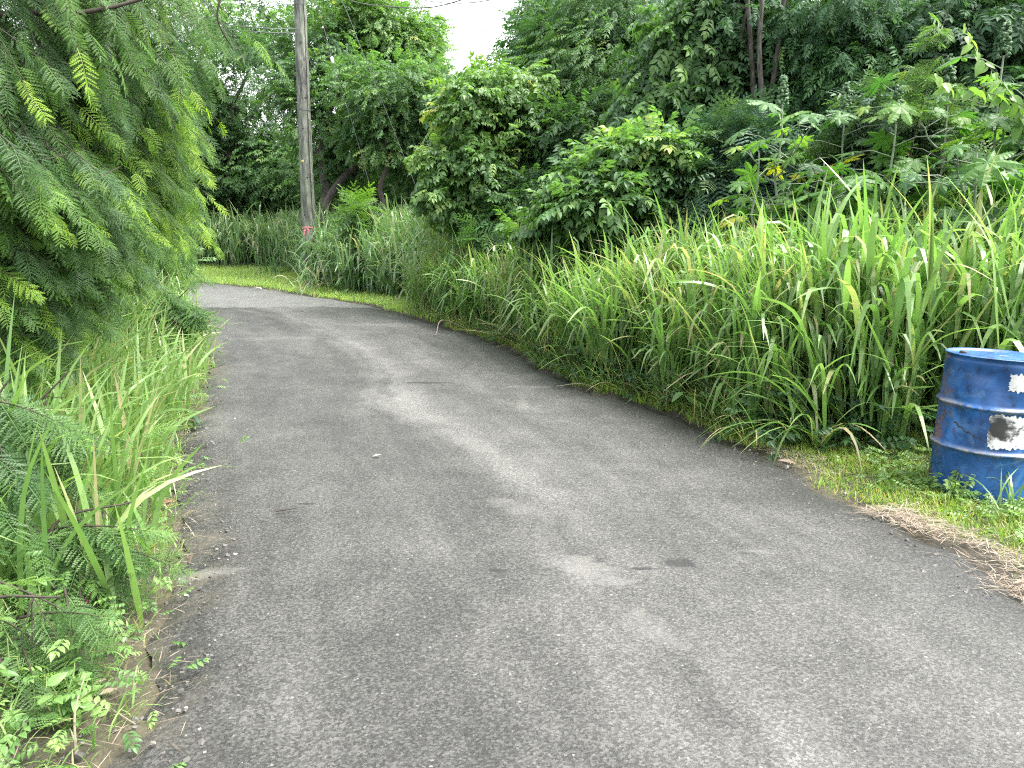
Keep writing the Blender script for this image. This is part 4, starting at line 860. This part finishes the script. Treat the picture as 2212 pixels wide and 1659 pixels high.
for k, (zk, ak) in enumerate([(2.6, 250), (3.6, 285), (4.9, 265), (5.7, 300), (6.4, 240), (7.1, 280)]):
    c = pole_pt(zk); r = pole_r(zk); a = rad(ak); p = np.array([c[0]+math.cos(a)*r*.96, c[1]+math.sin(a)*r*.96, c[2]])
    V, Q_, T = tubes(np.array([[p, p+[math.cos(a)*.02, math.sin(a)*.02, .004], p+[math.cos(a)*.032, math.sin(a)*.032, .004]]]), np.array([[.022, .02, .004]]), 8)
    mesh_obj('bolt', V, Q_, M['twig'], root)
zk = np.linspace(1.2, 10.5, 40); ak = rad(318)+.10*np.sin(zk*1.1); gw = np.array([pole_pt(z_)+np.array([math.cos(a_), math.sin(a_), 0])*(pole_r(z_)+.008) for z_, a_ in zip(zk, ak)])
V, Q_, T = tubes(gw[None], np.full((1, 40), .009), 6); mesh_obj('ground_wire', V, Q_, M['twig'], root, smooth=True)
for zk in (5.4, 8.1):
    V, Q_, T = wrap(zk, .05, 0, 2*PI, .005, 26); mesh_obj('steel_band', V, Q_, M['wire'], root)
zr = at(668, 492, YP)[2]; ctr = base
rz = zr; V, Q_, T = wrap(rz, .035, 0, 2*PI, .006, 26, .012); a = rad(262); c = pole_pt(rz); r = pole_r(rz)+.012
kn = np.array([c[0]+math.cos(a)*r, c[1]+math.sin(a)*r, c[2]])
tails = []
for s, L in ((-.05, .22), (.06, .16)):
    q = np.array([kn+[0, 0, 0], kn+[s, -.03, -L*.4], kn+[s*1.3, -.02, -L]]); V2 = []
    for w_, pt in zip((.012, .03, .026), q): V2 += [pt-[w_, 0, 0], pt+[w_, 0, 0]]
    tails.append((np.array(V2), np.array([[0, 1, 3, 2], [2, 3, 5, 4]]), np.full(6, .5)))
kb = boxv(kn+[0, -.012, 0], np.array([.06, .035, .055]))
V, Q_, T = join([(V, Q_, T), kb]+tails)
o = mesh_obj('ribbon', V+base, Q_, M['pink'], loc=(base+kn)); o.location = tuple(base+kn); tag(o, 'pink plastic ribbon tied round the foot of the utility pole', 'ribbon')
V, Q_, T = boxv(ca+[0, -.17, 0], np.array([2.2, .1, .12])); mesh_obj('crossarm', V, Q_, M['bark'], root)
def wire(name, label, pts, r, group, cat='wire', extra=None):
    P = crom([np.asarray(q, float) for q in pts], 40); V, Q_, T = tubes(P[None], np.full((1, 40), r), 6)
    o = mesh_obj(name, V, Q_, M['wire'], loc=P[0], smooth=True); o.location = tuple(P[0]); tag(o, label, cat, group)
    return o, P
pt1 = base+pole_pt(8.85)
g1a = at(800, 600, 21.80); g1a[2] = ground_at(g1a[0], g1a[1])
o1, P1 = wire('guy_wire', 'guy wire with a white insulator running down nearer the utility pole', [pt1, at(681, 7, 21.96), at(718, 130, 21.93), at(762, 270, 21.90), at(806, 425, 21.85), at(860, 610, 21.80)], .0065, 'guy wires of the utility pole')
c = at(718, 130, 21.93)-P1[0]; d = unit(at(722, 145, 21.93)-at(714, 115, 21.93))
V, Q_, T = tubes(np.array([[c-d*.09, c-d*.08, c, c+d*.08, c+d*.09]]), np.array([[.01, .035, .045, .035, .01]]), 10); mesh_obj('insulator', V, Q_, M['ceramic'], o1, smooth=True)
pt2 = base+pole_pt(10.2)
wire('guy_wire', 'bare guy wire slanting farther to the right of the pole', [pt2, at(741, 7, 21.80), at(790, 130, 21.70), at(836, 245, 21.60), at(905, 420, 21.50), at(985, 625, 21.40)], .0065, 'guy wires of the utility pole')
wire('overhead_wire', 'slack overhead wire dipping lowest into the top of the frame left of the sky gap', [base+pole_pt(10.9), at(700, -30, 17.6), at(755, 0, 17.3), at(850, 15, 16.6), at(920, 17, 16.), at(1010, -5, 15), at(1250, -150, 13), at(1900, -700, 9)], .011, 'overhead wires')
wire('overhead_wire', 'thin overhead wire crossing the white sky at the top edge', [base+pole_pt(10.7), at(760, -45, 17.4), at(930, 3, 16.8), at(1000, 7, 16.2), at(1060, 0, 15.6), at(1300, -110, 13.4), at(1900, -600, 9.5)], .009, 'overhead wires')
wire('service_wire', 'upper of two thin wires meeting the pole from the left', [at(642, 62, 21.85), at(560, 60, 18.6), at(430, 44, 21.60), at(200, 0, 23)], .010, 'wires left of the pole')
wire('service_wire', 'lower of two thin wires meeting the pole from the left', [at(642, 70, 21.85), at(560, 69, 18.6), at(430, 54, 21.60), at(200, 12, 23)], .010, 'wires left of the pole')

# ------------------------------------------------------------------ the blue drum
def drum_paint():
    m, nt = nodes_of('rusty_blue_paint'); co = objco(nt)
    a = noise(nt, co, 3.2, 8, .68, .4); b = noise(nt, co, 11, 6, .7, .5); f = noise(nt, co, 55, 3, .6)
    sx = nt.nodes.new('ShaderNodeSeparateXYZ'); nt.links.new(co, sx.inputs[0])
    side = mathn(nt, 'MULTIPLY', mathn(nt, 'SUBTRACT', mathn(nt, 'ADD', mathn(nt, 'MULTIPLY', sx.outputs[0], -.85), mathn(nt, 'MULTIPLY', sx.outputs[1], .53)), .13), 1.25)     # the left flank is the rusty one
    hoop = attr(nt, 'hoop')
    blue = ramp(nt, a, [(.3, (.003, .028, .10)), (.5, (.006, .062, .205)), (.65, (.010, .098, .31)), (.8, (.035, .155, .38))])
    blue = mixc(nt, ramp(nt, b, [(.50, g3(0)), (.62, g3(.75))]), blue, (.003, .018, .065))
    fade = noise(nt, co, 6., 5, .6, 1.0); blue = mixc(nt, ramp(nt, fade, [(.55, g3(0)), (.72, g3(.4))]), blue, (.12, .24, .42))
    rust = ramp(nt, mathn(nt, 'ADD', f, mathn(nt, 'SUBTRACT', b, .5)), [(.3, (.035, .017, .012)), (.5, (.07, .036, .022)), (.7, (.15, .085, .05))])
    k = mathn(nt, 'ADD', mathn(nt, 'MULTIPLY', a, .55), mathn(nt, 'ADD', mathn(nt, 'MULTIPLY', b, .55), side))
    k = mathn(nt, 'ADD', k, mathn(nt, 'MULTIPLY', hoop, .05))
    rm = ramp(nt, k, [(.70, g3(0)), (.80, g3(.85))])
    col = mixc(nt, rm, blue, rust)
    chip = ramp(nt, mathn(nt, 'ADD', mathn(nt, 'MULTIPLY', f, .5), mathn(nt, 'MULTIPLY', b, .5)), [(.62, g3(0)), (.66, g3(1))])
    col = mixc(nt, chip, col, (.02, .018, .02))
    wornhoop = mathn(nt, 'MULTIPLY', hoop, ramp(nt, b, [(.42, g3(0)), (.6, g3(.7))])); col = mixc(nt, wornhoop, col, (.30, .32, .34))
    p = nt.nodes.new('ShaderNodeBsdfPrincipled'); nt.links.new(col, p.inputs['Base Color'])
    nt.links.new(mathn(nt, 'ADD', .42, mathn(nt, 'MULTIPLY', rm, .4)), p.inputs['Roughness']); p.inputs['Specular IOR Level'].default_value = .5
    bp = nt.nodes.new('ShaderNodeBump'); bp.inputs['Strength'].default_value = .25; bp.inputs['Distance'].default_value = .01; nt.links.new(b, bp.inputs['Height']); nt.links.new(bp.outputs[0], p.inputs['Normal'])
    o = nt.nodes.new('ShaderNodeOutputMaterial'); nt.links.new(p.outputs[0], o.inputs[0]); return m
M['drum'] = drum_paint()
def label_mat():
    m, nt = nodes_of('torn_label'); co = objco(nt)
    a = noise(nt, co, 9, 6, .65, .8); b = noise(nt, co, 30, 4, .7, .4)
    mp = nt.nodes.new('ShaderNodeMapping'); mp.inputs['Scale'].default_value = (14, 14, 70); nt.links.new(co, mp.inputs[0])
    rows = noise(nt, mp.outputs[0], 1., 3, .6, .2)
    k = mathn(nt, 'ADD', mathn(nt, 'MULTIPLY', a, .62), mathn(nt, 'MULTIPLY', b, .24))
    k = mathn(nt, 'ADD', mathn(nt, 'ADD', k, .02), attr(nt, 'torn'))
    k = mathn(nt, 'ADD', k, mathn(nt, 'MULTIPLY', mathn(nt, 'SUBTRACT', rows, .5), .16))
    col = ramp(nt, k, [(.40, (.64, .65, .64)), (.52, (.52, .53, .53)), (.575, (.16, .16, .16)), (.63, (.025, .025, .027))])
    p = nt.nodes.new('ShaderNodeBsdfPrincipled'); p.inputs['Roughness'].default_value = .55; nt.links.new(col, p.inputs['Base Color'])
    o = nt.nodes.new('ShaderNodeOutputMaterial'); nt.links.new(p.outputs[0], o.inputs[0]); return m
RD = .29; HD = .88
fb = ground_hit(2174, 1080); fb = np.array([fb[0], fb[1]+RD, 0]); fb[2] = gz1(fb[0], fb[1])-.015
root = empty('oil_drum', fb, 'dented rusty blue steel drum with torn white labels on the right verge', 'drum')
root.rotation_euler = (rad(1.0), rad(2.4), 0)
rngd = np.random.default_rng(8)
def prof_r(z):
    r = RD*np.ones_like(z)
    for h in (HD*.345, HD*.655): r = r+.017*np.exp(-((z-h)/.013)**2)+.004*np.exp(-((z-h)/.05)**2)
    r = r+.007*np.exp(-((z-HD)/.008)**2)+.007*np.exp(-(z/.008)**2)-.004*np.exp(-((z-HD+.022)/.012)**2)
    return r
DENTS = [(rad(200), .50, .20, .11, .034), (rad(178), .42, .18, .10, .026), (rad(226), .78, .25, .05, .015), (rad(246), .72, .16, .10, .024), (rad(215), .2, .3, .09, .018), (rad(262), .2, .2, .1, .014), (rad(168), .75, .25, .1, .014), (rad(222), .57, .05, .05, -.006), (rad(275), .46, .2, .12, .018)]
def drum_r(a, z):
    r = prof_r(z)
    for da, dz, wa, wz, dep in DENTS:
        d = (a-da+PI) % (2*PI)-PI; r = r-dep*np.exp(-(d/wa)**2-((z-dz)/wz)**2)
    return r+.0022*np.sin(3*a+2.*z*8)+.0015*np.sin(11*a-13*z)
na = 150; zs = np.unique(np.concatenate([np.linspace(0, HD, 96), HD*.345+np.linspace(-.04, .04, 24), HD*.655+np.linspace(-.04, .04, 24), np.linspace(HD-.04, HD, 14), np.linspace(0, .03, 8)]))
nz_ = len(zs); A, Zz = np.meshgrid(np.arange(na)*2*PI/na, zs); Rr = drum_r(A, Zz)
V = np.stack([np.cos(A)*Rr, np.sin(A)*Rr, Zz], -1).reshape(-1, 3)
hoop = sum(np.exp(-((Zz-h)/.014)**2) for h in (HD*.345, HD*.655)).ravel()
i = np.arange(nz_-1)[:, None]*na; j = np.arange(na)[None]; Q_ = np.stack([i+j, i+(j+1) % na, i+na+(j+1) % na, i+na+j], -1).reshape(-1, 4)
mesh_obj('body', V, Q_, M['drum'], root, smooth=True, attrs={'hoop': hoop})
# lid sunk inside the chime
rl = np.array([.002, .06, .12, .18, .23, .262, .270, .276, .284, .292, .297]); zl = HD+np.array([-.006, -.005, -.008, -.006, -.007, -.009, -.010, -.007, .002, .006, .002])
A2, K2 = np.meshgrid(np.arange(96)*2*PI/96, np.arange(len(rl))); bz = .006*np.sin(2*A2+1)*(rl[K2] < .25)
V = np.stack([np.cos(A2)*rl[K2], np.sin(A2)*rl[K2], zl[K2]+bz], -1).reshape(-1, 3)
i = np.arange(len(rl)-1)[:, None]*96; j = np.arange(96)[None]; Q_ = np.stack([i+j, i+96+j, i+96+(j+1) % 96, i+(j+1) % 96], -1).reshape(-1, 4)
lid = mesh_obj('lid', V, Q_, M['drum'], root, smooth=True, attrs={'hoop': np.zeros(len(V))})
M['tar'] = plain_mat('black_residue', [(.3, (.012, .012, .012)), (.7, (.04, .035, .03))], 20, .5)
for bx, by, br in ((.17, -.10, .042), (-.19, .06, .022)):
    c = np.array([bx, by, HD-.006]); V, Q_, T = tubes(np.array([[c, c+[0, 0, .012], c+[0, 0, .016], c+[0, 0, .0165]]]), np.array([[br, br, br*.85, .002]]), 14); mesh_obj('bung', V, Q_, M['tar'], lid, smooth=True)
def lab(a0, a1, z0, z1, seed, tornlow):
    rl_ = np.random.default_rng(seed); n, m = 44, 30; a = np.linspace(a0, a1, n); z = np.linspace(z0, z1, m)
    AA, ZZ = np.meshgrid(a, z); jit = wobble(n, .005, 4)
    sh = (ZZ-(z0+z1)/2)/(z1-z0)*2; ZZ = ZZ+sh**3*jit[None]; ex = wobble(m, .014, 4); AA = AA+((AA-(a0+a1)/2)/(a1-a0)*2)**5*ex[:, None]
    r = drum_r(AA, ZZ)+.0022; V = np.stack([np.cos(AA)*r, np.sin(AA)*r, ZZ], -1).reshape(-1, 3)
    i = np.arange(m-1)[:, None]*n+np.arange(n-1)[None]; Q_ = np.stack([i, i+1, i+n+1, i+n], -1).reshape(-1, 4)
    fx = (AA-a0)/(a1-a0); fz = (ZZ-z0)/(z1-z0); torn = tornlow(fx, fz)
    o = mesh_obj('label', V, Q_, label_mat(), root, smooth=True, attrs={'torn': torn.ravel()}); return o
l1 = lab(rad(253), rad(302), .70, .80, 1, lambda x, z: .01+.10*np.abs(2*x-.9)); l1['label'] = 'small torn white label high on the drum'
l2 = lab(rad(239), rad(300), .345, .55, 2, lambda x, z: .03+.26*np.exp(-((x-.14)/.17)**2-((z-.62)/.34)**2)); l2['label'] = 'large torn white label with a black smudge at mid height'
cr = np.linspace(rad(194), rad(240), 16); cz = .455-.075*np.linspace(0, 1, 16)+.006*np.sin(np.arange(16)*1.7); r = drum_r(cr, cz)+.001
V, Q_, T = tubes(np.stack([np.cos(cr)*r, np.sin(cr)*r, cz], -1)[None], np.linspace(.005, .002, 16)[None], 5); mesh_obj('crease', V, Q_, M['tar'], root)

# ------------------------------------------------------------------ small things lying about
def on_road(px, py):
    q = ground_hit(px, py); return np.array([q[0], q[1], (road_z(q[0], q[1]) if inside([q])[0] else ground_at(q[0], q[1]))+.012])
def small_leaf(label, px, py, size, mat, tint, az, name='fallen_leaf', group='leaves fallen on the road'):
    p = on_road(px, py); T = T_ovate(.5, .12, -.12)
    V, Q_, t = inst(T, frames(np.array([[math.cos(az), math.sin(az), .08]]), np.array([[.1, -.1, 1.]])), np.zeros((1, 3)), np.array([size]), np.array([tint]))
    o = mesh_obj(name, V, Q_, M[mat], tint=t); o.location = tuple(p); tag(o, label, 'leaf', group)
small_leaf('yellow fallen leaf lying alone in the middle of the road', 806, 998, .06, 'dry', 1., .1)
small_leaf('curled brown fallen leaf on the left road edge above the drooping sprigs', 335, 1092, .13, 'litter', .5, .1)
small_leaf('second curled brown leaf just right of the larger one at the left edge', 362, 1096, .06, 'litter', .5, .6)
small_leaf('pale husk of a leaf in the bottom left litter', 215, 1508, .06, 'dry', .8, .3)
small_leaf('small white scrap of leaf in the litter above the pale husk', 205, 1482, .04, 'dry', 1., .2)
small_leaf('tan fallen leaf at the straw left of the drum', 1720, 1005, .13, 'dry', .55, 3.)
small_leaf('pinkish fallen leaf at the bottom of the straw by the right frame edge', 2196, 1278, .04, 'dry', .6, .4)
small_leaf('pale dry leaf on the bright verge beside the bend', 566, 628, .26, 'dry', .9, 2.8)
def stalk(label, pts, r, mat='dry', name='dry_stalk', cat='stalk', group='stalks lying on the road', tint=.75):
    P = crom([np.asarray(q) for q in pts], 14); V, Q_, T = tubes(P[None], np.linspace(r, r*.5, 14)[None], 5)
    o = mesh_obj(name, V, Q_, M[mat], tint=np.full(len(V), tint), loc=P[0]); o.location = tuple(P[0]); tag(o, label, cat, group)
stalk('long pale stalk lying across the bottom left edge', [on_road(110, 1520), on_road(180, 1530)+[0, 0, .02], on_road(262, 1532)], .004)
stalk('bent pale stalk with a frayed end in the bottom left litter', [on_road(240, 1540), on_road(272, 1570)+[0, 0, .015], on_road(296, 1592)], .004)
stalk('broken pale stem slanting up out of the bottom left weeds', [on_road(165, 1640), on_road(150, 1600)+[.03, 0, .10], on_road(140, 1575)+[.08, 0, .17]], .004)
stalk('dark twig lying on the left half of the road', [on_road(596, 1119), on_road(618, 1116), on_road(642, 1112)], .006, 'twig', 'fallen_twig', 'twig', tint=.5)
stalk('thin pale stem poking on to the road below the dark glossy weed', [on_road(1300, 845), on_road(1260, 842)+[0, 0, .02], on_road(1200, 843)], .006)
stalk('pale straw arching out over the road below the light shrub', [on_road(1010, 712), on_road(970, 712)+[0, 0, .10], on_road(940, 730)], .010)
stalk('short pale twig on the road near the left edge', [on_road(395, 1217), on_road(412, 1215), on_road(425, 1214)], .003)
# pink flower
pf = ground_hit(207, 1335); pf = np.array([pf[0]-.02, pf[1], ground_at(pf[0], pf[1])])
root = empty('pink_flower', pf, 'single bright pink flower beside the left road edge', 'flower')
V, Q_, T = tubes(np.array([[[0, 0, 0], [.01, 0, .04], [.005, -.01, .08]]]), np.array([[.002, .002, .0015]]), 4); mesh_obj('stem', V, Q_, M['stem_green'], root)
M['petal'] = plain_mat('petal', [(.3, (.55, .03, .25)), (.7, (.75, .10, .42))], 30, .5)
rp_ = np.random.default_rng(4); n = 9
V, Q_, T = inst(OV, frames(np.column_stack([rp_.normal(0, .7, n), rp_.normal(-.3, .6, n), rp_.uniform(-.4, 1, n)]), rp_.normal(0, .5, (n, 3))+[0, -.6, .5]), np.array([.005, -.01, .075])+rp_.normal(0, .008, (n, 3))*[1, 1, 2.], np.full(n, .03), np.full(n, .5)); mesh_obj('blossom', V, Q_, M['petal'], root)

# ------------------------------------------------------------------ camera, sky, sun
cam = bpy.data.cameras.new('camera'); cam.sensor_width = 36; cam.lens = 36*F/2212; cam.clip_end = 2000; cam.clip_start = .05
co_ = bpy.data.objects.new('camera', cam); C.objects.link(co_); co_.location = (0, 0, CAMZ); co_.rotation_euler = (PI/2-PITCH, 0, 0)
bpy.context.scene.camera = co_
SUN_EL, SUN_AZ = rad(60), rad(100)            # azimuth clockwise from the view direction: high, to the right
w = bpy.data.worlds.new('World'); bpy.context.scene.world = w; w.use_nodes = True; nt = w.node_tree
bg = nt.nodes['Background']; sky = nt.nodes.new('ShaderNodeTexSky'); sky.sky_type = 'NISHITA'; sky.sun_disc = False
sky.sun_elevation = SUN_EL; sky.sun_rotation = SUN_AZ; sky.dust_density = 4.; sky.air_density = 1.2; sky.ozone_density = 1.
hs = nt.nodes.new('ShaderNodeHueSaturation'); hs.inputs['Saturation'].default_value = .18
nt.links.new(sky.outputs[0], hs.inputs['Color']); nt.links.new(hs.outputs[0], bg.inputs[0]); bg.inputs[1].default_value = .15
sl = bpy.data.lights.new('sun', 'SUN'); sl.energy = 1.5; sl.angle = rad(35); sl.color = (1, .96, .88)
so = bpy.data.objects.new('sun', sl); C.objects.link(so)
from mathutils import Vector
d = Vector((math.sin(SUN_AZ)*math.cos(SUN_EL), math.cos(SUN_AZ)*math.cos(SUN_EL), math.sin(SUN_EL)))
so.rotation_euler = d.to_track_quat('Z', 'Y').to_euler(); so.location = (4, 2, 14)
sc = bpy.context.scene
sc.view_settings.view_transform = 'Standard'; sc.view_settings.look = 'None'; sc.view_settings.gamma = 1; sc.view_settings.exposure = 2.45
sc.cycles.use_denoising = False; sc.cycles.filter_width = 1.2; sc.cycles.max_bounces = 8; sc.cycles.diffuse_bounces = 6; sc.cycles.transmission_bounces = 6; sc.cycles.glossy_bounces = 2
